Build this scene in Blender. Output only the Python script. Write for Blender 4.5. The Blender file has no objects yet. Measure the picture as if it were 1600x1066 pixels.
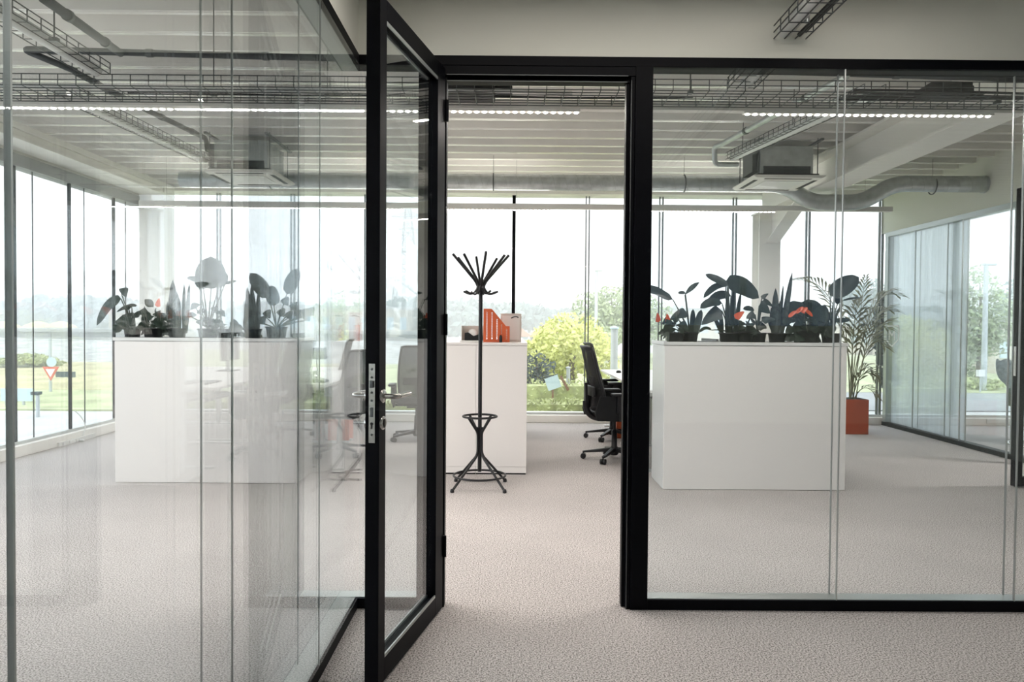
import bpy, bmesh, math, random
from math import radians as R, sin, cos, pi
from mathutils import Vector as V, Matrix as M4, Quaternion

C = bpy.context.scene
LINK = C.collection.objects.link
rnd = random.Random(7)

# ------------------------------------------------------------------ camera, world, lights, exposure
EYE = V((0, 0, 1.35)); FPX = 1155.0
PITCH, YAW, ROLL = math.atan(25 / FPX), -math.atan(5 / FPX), R(0.43)
CAMR = M4.Rotation(YAW, 3, 'Z') @ M4.Rotation(pi / 2 - PITCH, 3, 'X') @ M4.Rotation(ROLL, 3, 'Z')
cam_data = bpy.data.cameras.new('camera')
cam = bpy.data.objects.new('camera', cam_data); LINK(cam)
cam.location = EYE; cam.rotation_euler = CAMR.to_euler()
cam_data.sensor_fit = 'HORIZONTAL'; cam_data.sensor_width = 36; cam_data.lens = 36 * FPX / 1600
cam_data.clip_start = 0.05; cam_data.clip_end = 1500
C.camera = cam

C.view_settings.view_transform = 'Standard'
C.view_settings.look = 'None'
C.view_settings.exposure = 0.46
C.view_settings.gamma = 1.0
C.view_settings.use_curve_mapping = False
C.cycles.max_bounces = 12; C.cycles.diffuse_bounces = 5; C.cycles.glossy_bounces = 6
C.cycles.transparent_max_bounces = 40; C.cycles.transmission_bounces = 8; C.cycles.volume_bounces = 1
C.cycles.caustics_reflective = False; C.cycles.caustics_refractive = False
C.cycles.sample_clamp_indirect = 6

SKY = 3.1
w = bpy.data.worlds.new('world'); C.world = w; w.use_nodes = True
nt = w.node_tree; bg = nt.nodes['Background']
tc = nt.nodes.new('ShaderNodeTexCoord'); sp = nt.nodes.new('ShaderNodeSeparateXYZ')
cr = nt.nodes.new('ShaderNodeValToRGB')
nt.links.new(tc.outputs['Generated'], sp.inputs[0]); nt.links.new(sp.outputs['Z'], cr.inputs[0])
cr.color_ramp.elements[0].position = 0.0; cr.color_ramp.elements[0].color = (0.85, 0.88, 0.905, 1)
cr.color_ramp.elements[1].position = 0.7; cr.color_ramp.elements[1].color = (0.95, 0.98, 1.0, 1)
nt.links.new(cr.outputs[0], bg.inputs[0]); bg.inputs[1].default_value = SKY

LED_W = 28.0        # watts per metre of lit luminaire
def area(loc, sx, sy, power, color=(1, .93, .87), rot=(0, 0, 0)):
    d = bpy.data.lights.new('lamp_or_fill', 'AREA'); d.shape = 'RECTANGLE'; d.size = sx; d.size_y = sy
    d.energy = power; d.color = color
    o = bpy.data.objects.new('lamp_or_fill', d); LINK(o); o.location = loc; o.rotation_euler = rot
    return o
LEDS = [(-4.0, -2.03, 4.5), (-1.80, 0.42, 4.5), (1.41, 2.92, 4.5), (-3.6, -1.2, 8.3), (-0.72, 0.45, 8.3), (1.58, 2.98, 8.3)]
for a_, b_, y_ in LEDS:
    area(((a_ + b_) / 2, y_, 2.636), b_ - a_, .03, LED_W * (b_ - a_))
    area(((a_ + b_) / 2, y_, 2.712), b_ - a_, .05, LED_W * (.03 if y_ < 5 else .08) * (b_ - a_), rot=(pi, 0, 0))     # added upward fill that brightens the roof deck
for x_, y_, p_, z_ in ((.75, 2.70, 14, 2.88), (-2.6, -1.2, 22, 2.85), (7.2, 6.5, 80, 2.85)): area((x_, y_, z_), 1.2 if x_ > 5 or x_ < 0 else 2.4, .06, p_)  # unseen lamps added to brighten corridor, near office and meeting room

# ------------------------------------------------------------------ pixel -> world point at a depth
def at(px, py, Y):
    d = CAMR @ V(((px - 800) / FPX, -(py - 533) / FPX, -1))
    return EYE + d * ((Y - EYE.y) / d.y)

# ------------------------------------------------------------------ materials
MAT = {}
def mat(name, col, rough=.5, metal=0, spec=None, noise=None, bump=None, emit=None, alpha=None, coat=0):
    m = bpy.data.materials.new(name); m.use_nodes = True; MAT[name] = m
    n = m.node_tree; b = n.nodes['Principled BSDF']
    b.inputs['Base Color'].default_value = (*col, 1); b.inputs['Roughness'].default_value = rough
    b.inputs['Metallic'].default_value = metal
    if spec is not None: b.inputs['Specular IOR Level'].default_value = spec
    if coat: b.inputs['Coat Weight'].default_value = coat
    g = None
    if noise or bump:
        g = n.nodes.new('ShaderNodeTexCoord')
    if noise:                       # (scale, amount)
        t = n.nodes.new('ShaderNodeTexNoise'); t.inputs['Scale'].default_value = noise[0]; t.inputs['Detail'].default_value = 3
        n.links.new(g.outputs['Object'], t.inputs['Vector'])
        r = n.nodes.new('ShaderNodeValToRGB'); a = noise[1]
        r.color_ramp.elements[0].position = .3; r.color_ramp.elements[1].position = .7
        r.color_ramp.elements[0].color = (*[c * (1 - a) for c in col], 1)
        r.color_ramp.elements[1].color = (*[min(1, c * (1 + a)) for c in col], 1)
        n.links.new(t.outputs['Fac'], r.inputs[0]); n.links.new(r.outputs[0], b.inputs['Base Color'])
    if bump:                        # (scale, strength)
        t = n.nodes.new('ShaderNodeTexNoise'); t.inputs['Scale'].default_value = bump[0]
        n.links.new(g.outputs['Object'], t.inputs['Vector'])
        u = n.nodes.new('ShaderNodeBump'); u.inputs['Strength'].default_value = bump[1]; u.inputs['Distance'].default_value = .01
        n.links.new(t.outputs['Fac'], u.inputs['Height']); n.links.new(u.outputs[0], b.inputs['Normal'])
    if emit:
        b.inputs['Emission Color'].default_value = (*emit[0], 1); b.inputs['Emission Strength'].default_value = emit[1]
    if alpha is not None: b.inputs['Alpha'].default_value = alpha
    return m

def glass_mat(name, tint, base=.04, milky=0):
    """thin clear pane: Schlick mirror reflection over tinted straight-through transmission"""
    m = bpy.data.materials.new(name); m.use_nodes = True; MAT[name] = m
    n = m.node_tree; n.nodes.remove(n.nodes['Principled BSDF']); out = n.nodes['Material Output']
    tr = n.nodes.new('ShaderNodeBsdfTransparent'); tr.inputs[0].default_value = (*tint, 1)
    gl = n.nodes.new('ShaderNodeBsdfGlossy'); gl.inputs['Roughness'].default_value = 0; gl.inputs[0].default_value = (.97, .99, 1, 1)
    lw = n.nodes.new('ShaderNodeLayerWeight'); lw.inputs[0].default_value = .5
    p = n.nodes.new('ShaderNodeMath'); p.operation = 'POWER'; p.inputs[1].default_value = 5
    q = n.nodes.new('ShaderNodeMath'); q.operation = 'MULTIPLY_ADD'; q.inputs[1].default_value = 1 - base; q.inputs[2].default_value = base
    mx = n.nodes.new('ShaderNodeMixShader')
    n.links.new(lw.outputs['Facing'], p.inputs[0]); n.links.new(p.outputs[0], q.inputs[0]); n.links.new(q.outputs[0], mx.inputs[0])
    src = tr
    if milky:
        df = n.nodes.new('ShaderNodeBsdfTranslucent'); df.inputs[0].default_value = (.84, .92, .97, 1)
        tcx = n.nodes.new('ShaderNodeTexCoord'); mp = n.nodes.new('ShaderNodeMapping'); mp.inputs['Scale'].default_value = (9, 9, 0.02)
        tn = n.nodes.new('ShaderNodeTexNoise'); tn.inputs['Scale'].default_value = 2.0; tn.inputs['Detail'].default_value = 4
        ml = n.nodes.new('ShaderNodeMath'); ml.operation = 'MULTIPLY_ADD'; ml.inputs[1].default_value = .5; ml.inputs[2].default_value = milky - .2
        n.links.new(tcx.outputs['Object'], mp.inputs[0]); n.links.new(mp.outputs[0], tn.inputs['Vector']); n.links.new(tn.outputs['Fac'], ml.inputs[0])
        m2 = n.nodes.new('ShaderNodeMixShader'); n.links.new(ml.outputs[0], m2.inputs[0])
        n.links.new(tr.outputs[0], m2.inputs[1]); d2 = n.nodes.new('ShaderNodeBsdfDiffuse'); d2.inputs[0].default_value = (.84, .92, .97, 1); m3 = n.nodes.new('ShaderNodeMixShader'); n.links.new(df.outputs[0], m3.inputs[1]); n.links.new(d2.outputs[0], m3.inputs[2]); n.links.new(m3.outputs[0], m2.inputs[2]); src = m2
    n.links.new(src.outputs[0], mx.inputs[1]); n.links.new(gl.outputs[0], mx.inputs[2]); n.links.new(mx.outputs[0], out.inputs[0])
    return m

glass_mat('glass', (.979, .992, .996))
glass_mat('facade_glass', (.915, .925, .935))
glass_mat('tinted_glass', (.25, .28, .31))
glass_mat('milky_glass', (.96, .98, .98), milky=.60)  # pale vertical streaks mixed into the pane
mat('black_frame', (.0016, .002, .0035), .5, spec=.10)
mat('black_gap', (.002, .002, .003), .6)
mat('anodised', (.42, .45, .44), .35, .6)
mat('aluminium', (.62, .64, .63), .35, .7)
mat('steel', (.46, .45, .43), .2, 1)
mat('dark_steel', (.11, .12, .12), .45, .6)
mat('galvanised', (.50, .53, .53), .36, .75, noise=(14, .14))
mat('gasket', (.02, .023, .025), .5)
mat('white_paint', (.84, .82, .78), .5)
mat('plaster', (.74, .745, .67), .85, bump=(300, .08))
mat('plaster_grey', (.33, .33, .29), .85, bump=(300, .08))
mat('deck', (.82, .80, .77), .4, spec=.6, coat=1)
MAT['deck'].node_tree.nodes['Principled BSDF'].inputs['Coat Roughness'].default_value = .12
mat('laminate', (.80, .775, .755), .22)
mat('laminate_edge', (.70, .70, .69), .3)
mat('desk_white', (.78, .78, .76), .35)
mat('black_plastic', (.006, .0065, .008), .42, spec=.4)
mat('black_fabric', (.004, .005, .006), .9, bump=(500, .3))
mat('mesh_fabric', (.010, .011, .013), .8, alpha=.72)
mat('screen_black', (.008, .008, .01), .15)
mat('orange', (.62, .115, .035), .5)
mat('orange_dark', (.40, .062, .018), .45)
mat('greige', (.62, .59, .55), .6)
mat('grey_plastic', (.30, .31, .31), .5)
mat('paper', (.80, .80, .78), .8)
mat('leaf_backlit', (.016, .030, .020), .4, noise=(18, .35))  # backlit darkness of the leaves painted into this green
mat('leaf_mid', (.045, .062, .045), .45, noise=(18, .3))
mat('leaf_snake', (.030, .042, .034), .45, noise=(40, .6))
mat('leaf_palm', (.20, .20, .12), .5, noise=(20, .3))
mat('stem', (.05, .065, .04), .5)
mat('flower_orange', (.68, .10, .03), .35)
mat('soil', (.02, .016, .013), .95)
mat('pot_black', (.005, .0055, .006), .5)
mat('cable_black', (.012, .012, .014), .5)
mat('cable_grey', (.74, .75, .73), .45)
mat('pipe_dark', (.045, .052, .055), .6)
mat('wire', (.10, .11, .11), .45, .6)
mat('led', (1, .95, .9), .5, emit=((1, .93, .88), 5))
mat('outlet', (.78, .78, .76), .35)
mat('jacket', (.42, .45, .47), .9, noise=(25, .25))
# outdoors
mat('asphalt', (.30, .31, .31), .9, noise=(2, .1))
mat('paving', (.52, .52, .50), .9, noise=(1.5, .1))
mat('grass', (.42, .45, .26), 1, noise=(1.2, .3))
mat('dry_grass', (.46, .42, .24), 1, noise=(.8, .25))
mat('gravel', (.40, .41, .40), 1, noise=(1.6, .35))
mat('concrete', (.42, .43, .42), .9, noise=(.6, .1))
mat('hedge', (.38, .42, .20), .9, noise=(6, .4))
mat('bush', (.64, .66, .26), .9, noise=(3, .25))
mat('birch', (.36, .42, .24), .9, noise=(3, .3))
mat('tree_grey', (.20, .26, .24), .9, noise=(.6, .2))
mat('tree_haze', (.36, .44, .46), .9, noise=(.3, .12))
mat('tree_dark', (.07, .09, .085), .9, noise=(.8, .3))
mat('bark', (.22, .18, .15), .9)
mat('house_wall', (.62, .55, .46), .9)
mat('roof_tile', (.55, .33, .25), .9)
mat('yellow_canvas', (.78, .74, .38), .8)
mat('sign_blue', (.50, .62, .70), .5)
mat('sign_white', (.80, .80, .80), .5)
mat('sign_red', (.65, .12, .08), .5)
mat('sign_dark', (.07, .09, .11), .5)
mat('pole_grey', (.50, .53, .55), .5, .3)
mat('wood_brown', (.25, .14, .09), .8)

def haze_mat(dens):
    m = bpy.data.materials.new('haze'); m.use_nodes = True; MAT['haze'] = m; n = m.node_tree; n.nodes.remove(n.nodes['Principled BSDF'])
    v = n.nodes.new('ShaderNodeVolumeScatter'); v.inputs['Color'].default_value = (.97, .985, 1, 1); v.inputs['Density'].default_value = dens
    n.links.new(v.outputs[0], n.nodes['Material Output'].inputs['Volume'])
haze_mat(.013)
def carpet():
    m = mat('carpet', (.5, .46, .43), .98, spec=.15); n = m.node_tree; b = n.nodes['Principled BSDF']
    g = n.nodes.new('ShaderNodeTexCoord')
    def noi(s, d=2, r=.6):
        t = n.nodes.new('ShaderNodeTexNoise'); t.inputs['Scale'].default_value = s; t.inputs['Detail'].default_value = d
        t.inputs['Roughness'].default_value = r
        n.links.new(g.outputs['Object'], t.inputs['Vector']); return t
    a = noi(140, 2, .7); r = n.nodes.new('ShaderNodeValToRGB')
    e = r.color_ramp.elements; e[0].position = .42; e[0].color = (.22, .20, .185, 1); e[1].position = .585; e[1].color = (.76, .715, .695, 1)
    x = e.new(.49); x.color = (.53, .50, .485, 1)
    c = noi(1.3, 3); mix = n.nodes.new('ShaderNodeMixRGB'); mix.blend_type = 'MULTIPLY'; mix.inputs[0].default_value = .25
    n.links.new(a.outputs['Fac'], r.inputs[0]); n.links.new(r.outputs[0], mix.inputs[1]); n.links.new(c.outputs['Fac'], mix.inputs[2])
    n.links.new(mix.outputs[0], b.inputs['Base Color'])
    u = n.nodes.new('ShaderNodeBump'); u.inputs['Strength'].default_value = .16; u.inputs['Distance'].default_value = .004
    n.links.new(a.outputs['Fac'], u.inputs['Height']); n.links.new(u.outputs[0], b.inputs['Normal'])
carpet()

# ------------------------------------------------------------------ mesh builder
class MB:
    def __init__(s): s.v = []; s.f = []; s.sm = []
    def add(s, vs, fs, smooth=False):
        k = len(s.v); s.v += [tuple(v) for v in vs]
        for f in fs: s.f.append([i + k for i in f]); s.sm.append(smooth)
        return s
    def box(s, x0, x1, y0, y1, z0, z1):
        x0, x1 = sorted((x0, x1)); y0, y1 = sorted((y0, y1)); z0, z1 = sorted((z0, z1))
        return s.add([(x, y, z) for z in (z0, z1) for y in (y0, y1) for x in (x0, x1)],
                     [(0, 2, 3, 1), (4, 5, 7, 6), (0, 1, 5, 4), (2, 6, 7, 3), (0, 4, 6, 2), (1, 3, 7, 5)])
    def obox(s, c, size, rot):
        a, b, d = [q / 2 for q in size]; m = rot.to_matrix() if hasattr(rot, 'to_matrix') else rot
        vs = [V(c) + m @ V((x, y, z)) for z in (-d, d) for y in (-b, b) for x in (-a, a)]
        return s.add(vs, [(0, 2, 3, 1), (4, 5, 7, 6), (0, 1, 5, 4), (2, 6, 7, 3), (0, 4, 6, 2), (1, 3, 7, 5)])
    def bar(s, p, q, w, h, up=(0, 0, 1), w2=None, h2=None):
        p, q = V(p), V(q); d = (q - p).normalized(); u = V(up)
        if abs(d.dot(u)) > .98: u = V((0, 1, 0))
        r = d.cross(u).normalized(); u = r.cross(d).normalized(); w2 = w if w2 is None else w2; h2 = h if h2 is None else h2
        vs = [c + r * (a * ww / 2) + u * (b * hh / 2) for c, ww, hh in ((p, w, h), (q, w2, h2)) for a, b in ((-1, -1), (1, -1), (1, 1), (-1, 1))]
        return s.add(vs, [(0, 1, 2, 3), (7, 6, 5, 4), (0, 4, 5, 1), (1, 5, 6, 2), (2, 6, 7, 3), (3, 7, 4, 0)])
    def tube(s, pts, r, n=8, caps=True, close=False):
        pts = [V(p) for p in pts]; N = len(pts); rr = r if isinstance(r, (list, tuple)) else [r] * N
        t0 = (pts[1] - pts[0]).normalized(); u = t0.orthogonal().normalized(); vs = []; prev = t0
        for i, p in enumerate(pts):
            if close: t = (pts[(i + 1) % N] - pts[i - 1]).normalized()
            elif i == 0: t = t0
            elif i == N - 1: t = (pts[-1] - pts[-2]).normalized()
            else: t = ((pts[i + 1] - p).normalized() + (p - pts[i - 1]).normalized()).normalized()
            u = prev.rotation_difference(t) @ u; u = (u - t * u.dot(t)).normalized(); prev = t; b = t.cross(u)
            vs += [p + (u * cos(2 * pi * k / n) + b * sin(2 * pi * k / n)) * rr[i] for k in range(n)]
        fs = []
        for i in range(N if close else N - 1):
            j = (i + 1) % N
            fs += [(i * n + k, i * n + (k + 1) % n, j * n + (k + 1) % n, j * n + k) for k in range(n)]
        s.add(vs, fs, True)
        if caps and not close:
            s.add(vs[:n], [tuple(range(n))[::-1]]); s.add(vs[-n:], [tuple(range(n))])
        return s
    def lathe(s, prof, c=(0, 0, 0), n=20, axis='Z'):
        vs = []; c = V(c)
        for r, z in prof:
            for k in range(n):
                a = 2 * pi * k / n
                p = V((r * cos(a), r * sin(a), z))
                if axis == 'X': p = V((p.z, p.x, p.y))
                if axis == 'Y': p = V((p.y, p.z, p.x))
                vs.append(c + p)
        fs = [(i * n + k, i * n + (k + 1) % n, (i + 1) * n + (k + 1) % n, (i + 1) * n + k) for i in range(len(prof) - 1) for k in range(n)]
        s.add(vs, fs, True); m = len(prof) - 1
        if prof[0][0] > 1e-4: s.add(vs[:n], [tuple(range(n))[::-1]])
        if prof[-1][0] > 1e-4: s.add(vs[m * n:], [tuple(range(n))])
        return s
    def grid(s, rows, smooth=True):
        n = len(rows[0]); vs = [p for r_ in rows for p in r_]
        return s.add(vs, [(i * n + k, i * n + k + 1, (i + 1) * n + k + 1, (i + 1) * n + k) for i in range(len(rows) - 1) for k in range(n - 1)], smooth)
    def prism(s, poly, axis, a, b):
        """2-D polygon extruded: axis Y -> poly is (x,z); axis X -> (y,z); axis Z -> (x,y)"""
        def P(p, t):
            return (p[0], t, p[1]) if axis == 'Y' else ((t, p[0], p[1]) if axis == 'X' else (p[0], p[1], t))
        n = len(poly); vs = [P(p, a) for p in poly] + [P(p, b) for p in poly]
        return s.add(vs, [tuple(range(n)), tuple(range(2 * n - 1, n - 1, -1))] + [(i, i + n, (i + 1) % n + n, (i + 1) % n) for i in range(n)])
    def build(s, name, m, parent=None, bevel=0, seg=2, world=False, kind=None, solid=0, sub=0):
        me = bpy.data.meshes.new(name); vs = s.v
        if world and parent is not None:
            off = V((0, 0, 0)); q = parent
            while q: off = off + q.location; q = q.parent
            vs = [tuple(V(v) - off) for v in vs]
        me.from_pydata(vs, [], s.f); me.polygons.foreach_set('use_smooth', s.sm)
        b = bmesh.new(); b.from_mesh(me); bmesh.ops.recalc_face_normals(b, faces=b.faces); b.to_mesh(me); b.free()
        me.materials.append(MAT[m]); me.update()
        o = bpy.data.objects.new(name, me); LINK(o); o.parent = parent
        if solid: k = o.modifiers.new('s', 'SOLIDIFY'); k.thickness = solid; k.offset = 0
        if sub: k = o.modifiers.new('u', 'SUBSURF'); k.levels = k.render_levels = sub
        if bevel: k = o.modifiers.new('b', 'BEVEL'); k.width = bevel; k.segments = seg; k.limit_method = 'ANGLE'
        if kind: o['kind'] = kind
        return o

def tag(o, label=None, cat=None, group=None, kind=None):
    if label: o['label'] = label
    if cat: o['category'] = cat
    if group: o['group'] = group
    if kind: o['kind'] = kind
    return o
def empty(name, loc=(0, 0, 0), label=None, cat=None, group=None, kind=None, rz=0):
    o = bpy.data.objects.new(name, None); LINK(o); o.location = loc; o.rotation_euler.z = rz; o.empty_display_size = .1
    return tag(o, label, cat, group, kind)
def copy_tree(o, parent=None):
    c = o.copy(); LINK(c); c.parent = parent
    for ch in [k for k in bpy.data.objects if k.parent == o]: copy_tree(ch, c)
    return c
def dup(o, loc, rz, label):
    kids = {}
    for k in bpy.data.objects: kids.setdefault(k.parent, []).append(k)
    def rec(a, par):
        c = a.copy(); LINK(c); c.parent = par
        for ch in kids.get(a, []): rec(ch, c)
        return c
    c = rec(o, None); c.location = loc; c.rotation_euler.z = rz; c['label'] = label
    return c
def arc(p0, pm, p1, n=10):
    p0, pm, p1 = V(p0), V(pm), V(p1)
    return [p0 * (1 - t) ** 2 + pm * (2 * t * (1 - t)) + p1 * t * t for t in [i / n for i in range(n + 1)]]
def smooth_path(pts, r=.1, n=5):
    pts = [V(p) for p in pts]; out = [pts[0]]
    for i in range(1, len(pts) - 1):
        a = pts[i] + (pts[i - 1] - pts[i]).normalized() * r; b = pts[i] + (pts[i + 1] - pts[i]).normalized() * r
        out += arc(a, pts[i], b, n)
    return out + [pts[-1]]

# ================================================================== SETTING
XL, XR, YB = -4.95, 5.2, 10.35          # left facade glass, right glazed wall, back facade glass
DZ = 3.2                                # underside of the roof deck
MB().box(-5.1, 9.4, -3.3, 10.45, -.12, 0).build('floor', 'carpet', kind='structure')

# roof deck: one profiled strip per rib
ceil = empty('ceiling', kind='structure')
def deck_strip():
    pr = [(0, DZ), (.064, DZ), (.088, DZ + .20), (.305, DZ + .20), (.32, DZ)]
    m = MB(); t = .006
    for i in range(len(pr) - 1):
        (a, z0), (b, z1) = pr[i], pr[i + 1]
        m.prism([(a, z0), (b, z1), (b, z1 + t), (a, z0 + t)], 'X', -5.05, 9.3)
    # small stiffening bead in the lower flange
    m.prism([(.020, DZ - .003), (.028, DZ - .003), (.028, DZ), (.020, DZ)], 'X', -5.05, 9.3)
    return m
d0 = deck_strip().build('deck_panel', 'deck', ceil); me = d0.data
d0.location.y = -3.25
for i in range(1, 43):
    d = d0.copy(); LINK(d); d.location.y = -3.25 + .32 * i
MB().box(-5.1, 9.4, -3.3, 10.5, DZ + .21, DZ + .33).build('roof_slab', 'plaster', ceil)

# ---- back facade
wb = empty('wall_back', kind='structure')
MB().box(XL - .1, 9.3, YB - .12, YB + .12, 0, .10).build('sill', 'white_paint', wb, bevel=.004)
MB().box(XL - .1, 9.3, YB - .02, YB + .12, .10, .13).build('sill_cap', 'aluminium', wb)
MB().box(XL - .1, 9.3, YB - .2, YB + .15, 3.15, DZ + .2).build('header', 'white_paint', wb)
xs = [.06 + 1.027 * k for k in range(-5, 9)]
xs = [x for x in xs if x > XL + .2]
def mullion_v(m, x, y, z0, z1, ax='X', w=.036, d=.05):
    if ax == 'X': m.box(x - w / 2, x + w / 2, y - d, y + .03, z0, z1)
    else: m.box(x - .03, x + d, y - w / 2, y + w / 2, z0, z1)
for i, x in enumerate(xs):
    if i == 4: MB().box(x - .024, x + .024, YB - .05, YB + .03, .13, 3.15).build('mullion', 'black_frame', wb); continue
    m = MB()
    for s_ in (-1, 1): m.box(x + s_ * .022 - .0065, x + s_ * .022 + .0065, YB - .03, YB + .02, .13, 3.15)
    o = m.build('mullion', 'dark_steel', wb); MB().box(x - .015, x + .015, YB - .004, YB + .004, .13, 3.15).build('joint_glass', 'facade_glass', o)
for a, b in zip([XL] + xs, xs + [9.3]):
    MB().box(a + .03, b - .03, YB - .004, YB + .004, .13, 3.15).build('glass_pane', 'facade_glass', wb)
    
# ---- left facade
wl = empty('wall_left', kind='structure')
MB().box(XL - .12, XL + .10, -3.3, YB, 0, .11).build('sill', 'white_paint', wl, bevel=.004)
MB().box(XL - .1, XL + .03, -3.3, YB, .11, .14).build('sill_cap', 'aluminium', wl)
MB().box(XL - .12, XL + .04, -3.3, YB, 2.90, 3.02).build('blind_box', 'grey_plastic', wl)
MB().box(XL - .12, XL + .02, -3.3, YB, 3.02, DZ).build('upstand', 'white_paint', wl)
ys = [7.42 + .93 * k for k in range(-11, 4)]
for y in ys:
    m = MB(); m.box(XL - .012, XL + .018, y - .012, y + .012, .14, 2.90); m.build('mullion', 'gasket', wl)
    m = MB(); m.box(XL - .005, XL + .006, y + .29, y + .295, .14, 2.90).build('glazing_joint', 'gasket', wl)
for a, b in zip([-3.3] + ys, ys + [YB]):
    if b - a > .08: MB().box(XL - .004, XL + .004, a + .012, b - .012, .14, 2.90).build('glass_pane', 'facade_glass', wl)
# corner column and perimeter beam
MB().box(-4.92, -4.58, 9.86, 10.16, 0, DZ).build('column', 'white_paint', bevel=.006, kind='structure')
b = MB(); b.box(-4.90, -4.57, -3.3, 10.15, 3.045, 3.07); b.box(-4.90, -4.57, -3.3, 10.15, 3.14, 3.20); b.box(-4.90, -4.60, -3.3, 10.15, 3.07, 3.14)
tag(b.build('beam', 'white_paint', kind='structure', bevel=.003))

# ---- main roof beam with its column and haunch
bm_ = empty('beam', (3.45, 0, 0), kind='structure')
m = MB(); m.box(3.29, 3.61, 3.62, 10.1, 2.855, 2.875); m.build('bottom_flange', 'white_paint', bm_, world=True)
m = MB(); m.box(3.29, 3.61, 3.62, 10.1, 3.17, 3.195); m.build('top_flange', 'white_paint', bm_, world=True)
m = MB(); m.box(3.44, 3.46, 3.62, 10.1, 2.875, 3.17); m.build('web', 'white_paint', bm_, world=True)
hn = MB(); hn.prism([(9.72, 2.47), (8.78, 2.855), (9.72, 2.855)], 'X', 3.44, 3.46); hn.build('haunch_web', 'white_paint', bm_, world=True)
hn = MB(); hn.bar((3.45, 9.72, 2.46), (3.45, 8.74, 2.85), .17, .016); hn.build('haunch_flange', 'white_paint', bm_, world=True)
cl = empty('column', (3.42, 9.85, 0), kind='structure')
MB().box(3.28, 3.56, 9.72, 9.74, 0, 2.85).build('flange', 'white_paint', cl, world=True)
MB().box(3.28, 3.56, 9.98, 10.0, 0, 2.85).build('flange', 'white_paint', cl, world=True)
MB().box(3.41, 3.43, 9.74, 9.98, 0, 2.85).build('web', 'white_paint', cl, world=True)

# ---- right glazed wall
wr = empty('wall_right', (XR, 0, 0), kind='structure')
def wp(mb, n, mt, **k): return mb.build(n, mt, wr, world=True, **k)
wp(MB().box(XR, XR + .12, 3.6, YB, 2.66, DZ + .21), 'plaster_header', 'plaster')
wp(MB().box(XR - .005, XR + .1, 3.6, YB - .12, 2.60, 2.66), 'top_channel', 'anodised')
wp(MB().box(XR - .01, XR + .1, 7.3, YB - .12, 0, .05), 'bottom_channel', 'black_frame')
wp(MB().box(XR, XR + .08, YB - .2, YB - .12, .05, 2.60), 'end_post', 'anodised')
wp(MB().box(XR, XR + .12, -3.3, 6.3, 0, 2.60), 'solid_panel', 'plaster')
wp(MB().box(XR - .01, XR + .13, 6.28, 6.34, 0, 2.60), 'door_post', 'black_frame')
wp(MB().box(XR - .01, XR + .13, 7.24, 7.30, 0, 2.60), 'door_post', 'black_frame')
joints = [7.3, 7.62, 8.50, 8.79, 9.49, YB - .2]
for i, (a, c) in enumerate(zip(joints, joints[1:])):
    milky = a > 8.4
    for dx in (.012, .082):
        wp(MB().box(XR + dx - .005, XR + dx + .005, a + .003, c - .003, .05, 2.60), 'glass_pane', 'milky_glass' if milky and dx > .05 else 'glass')
        if i: wp(MB().box(XR + dx - .006, XR + dx + .006, a - .004, a + .004, .05, 2.60), 'joint_strip', 'anodised')
# shield emblem on the glass
e = MB(); cy, cz = 10.02, 1.245; X_ = XR + .004
sh = [(-.17, .13), (.17, .13), (.17, -.05), (0, -.15), (-.17, -.05)]
for i in range(5):
    p, q = sh[i], sh[(i + 1) % 5]; e.bar((X_, cy + p[0], cz + p[1]), (X_, cy + q[0], cz + q[1]), .004, .022, up=(0, q[1] - p[1] == 0 and 0 or 0.001, 1))
mm = [(-.07, -.06), (-.07, .07), (0, .0), (.07, .07), (.07, -.06)]
for p, q in zip(mm, mm[1:]): e.bar((X_, cy + p[0], cz + p[1]), (X_, cy + q[0], cz + q[1]), .02, .004, up=(1, 0, 0))
wp(e, 'shield_emblem', 'paper')
# meeting room beyond and shell behind the camera
MB().box(9.2, 9.35, -3.3, 10.3, 0, DZ + .21).build('wall_far_side', 'plaster', kind='structure')
wq = empty('wall_rear', (0, -3.3, 0), kind='structure')
for a_, b_, c_, d_ in ((-5.1, .5, 0, DZ + .21), (5.15, 9.35, 0, DZ + .21), (.5, 5.15, 0, 1.37), (.5, 5.15, 2.85, DZ + .21)): MB().box(a_, b_, -3.45, -3.3, c_, d_).build('plaster_panel', 'plaster', wq, world=True)
for k in range(6): x_ = .5 + .93 * k; MB().box(x_ - .02, x_ + .02, -3.42, -3.34, 1.37, 2.85).build('mullion', 'aluminium', wq, world=True)
for k in range(5): MB().box(.52 + .93 * k, 1.41 + .93 * k, -3.385, -3.377, 1.37, 2.85).build('glass_pane', 'tinted_glass', wq, world=True)

# ---- glazed partition across the picture (front) with door frame
YP = 3.48
wf = empty('wall_front', (0, YP, 0), kind='structure')
def fp(mb, n, mt, **k): return mb.build(n, mt, wf, world=True, **k)
fp(MB().box(-.80, 9.2, YP + .005, YP + .10, 2.608, DZ + .21), 'plaster_header', 'plaster')
fp(MB().box(-.72, XR, YP, YP + .10, 2.562, 2.608), 'top_channel', 'black_frame', bevel=.002)
fp(MB().box(-.72, -.43, YP, YP + .10, 0, .05), 'bottom_channel', 'black_frame', bevel=.002)
fp(MB().box(.667, XR, YP, YP + .10, 0, .05), 'bottom_channel', 'black_frame', bevel=.002)
fp(MB().box(-.72, -.43, YP + .012, YP + .094, .05, .052), 'channel_cover', 'anodised')
fp(MB().box(.667, XR, YP + .012, YP + .094, .05, .052), 'channel_cover', 'anodised')
fp(MB().box(.585, .667, YP, YP + .10, 0, 2.565), 'post', 'black_frame', bevel=.002)
fp(MB().box(-.43, -.33, YP, YP + .10, 0, 2.565), 'post', 'black_frame', bevel=.002)
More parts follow.
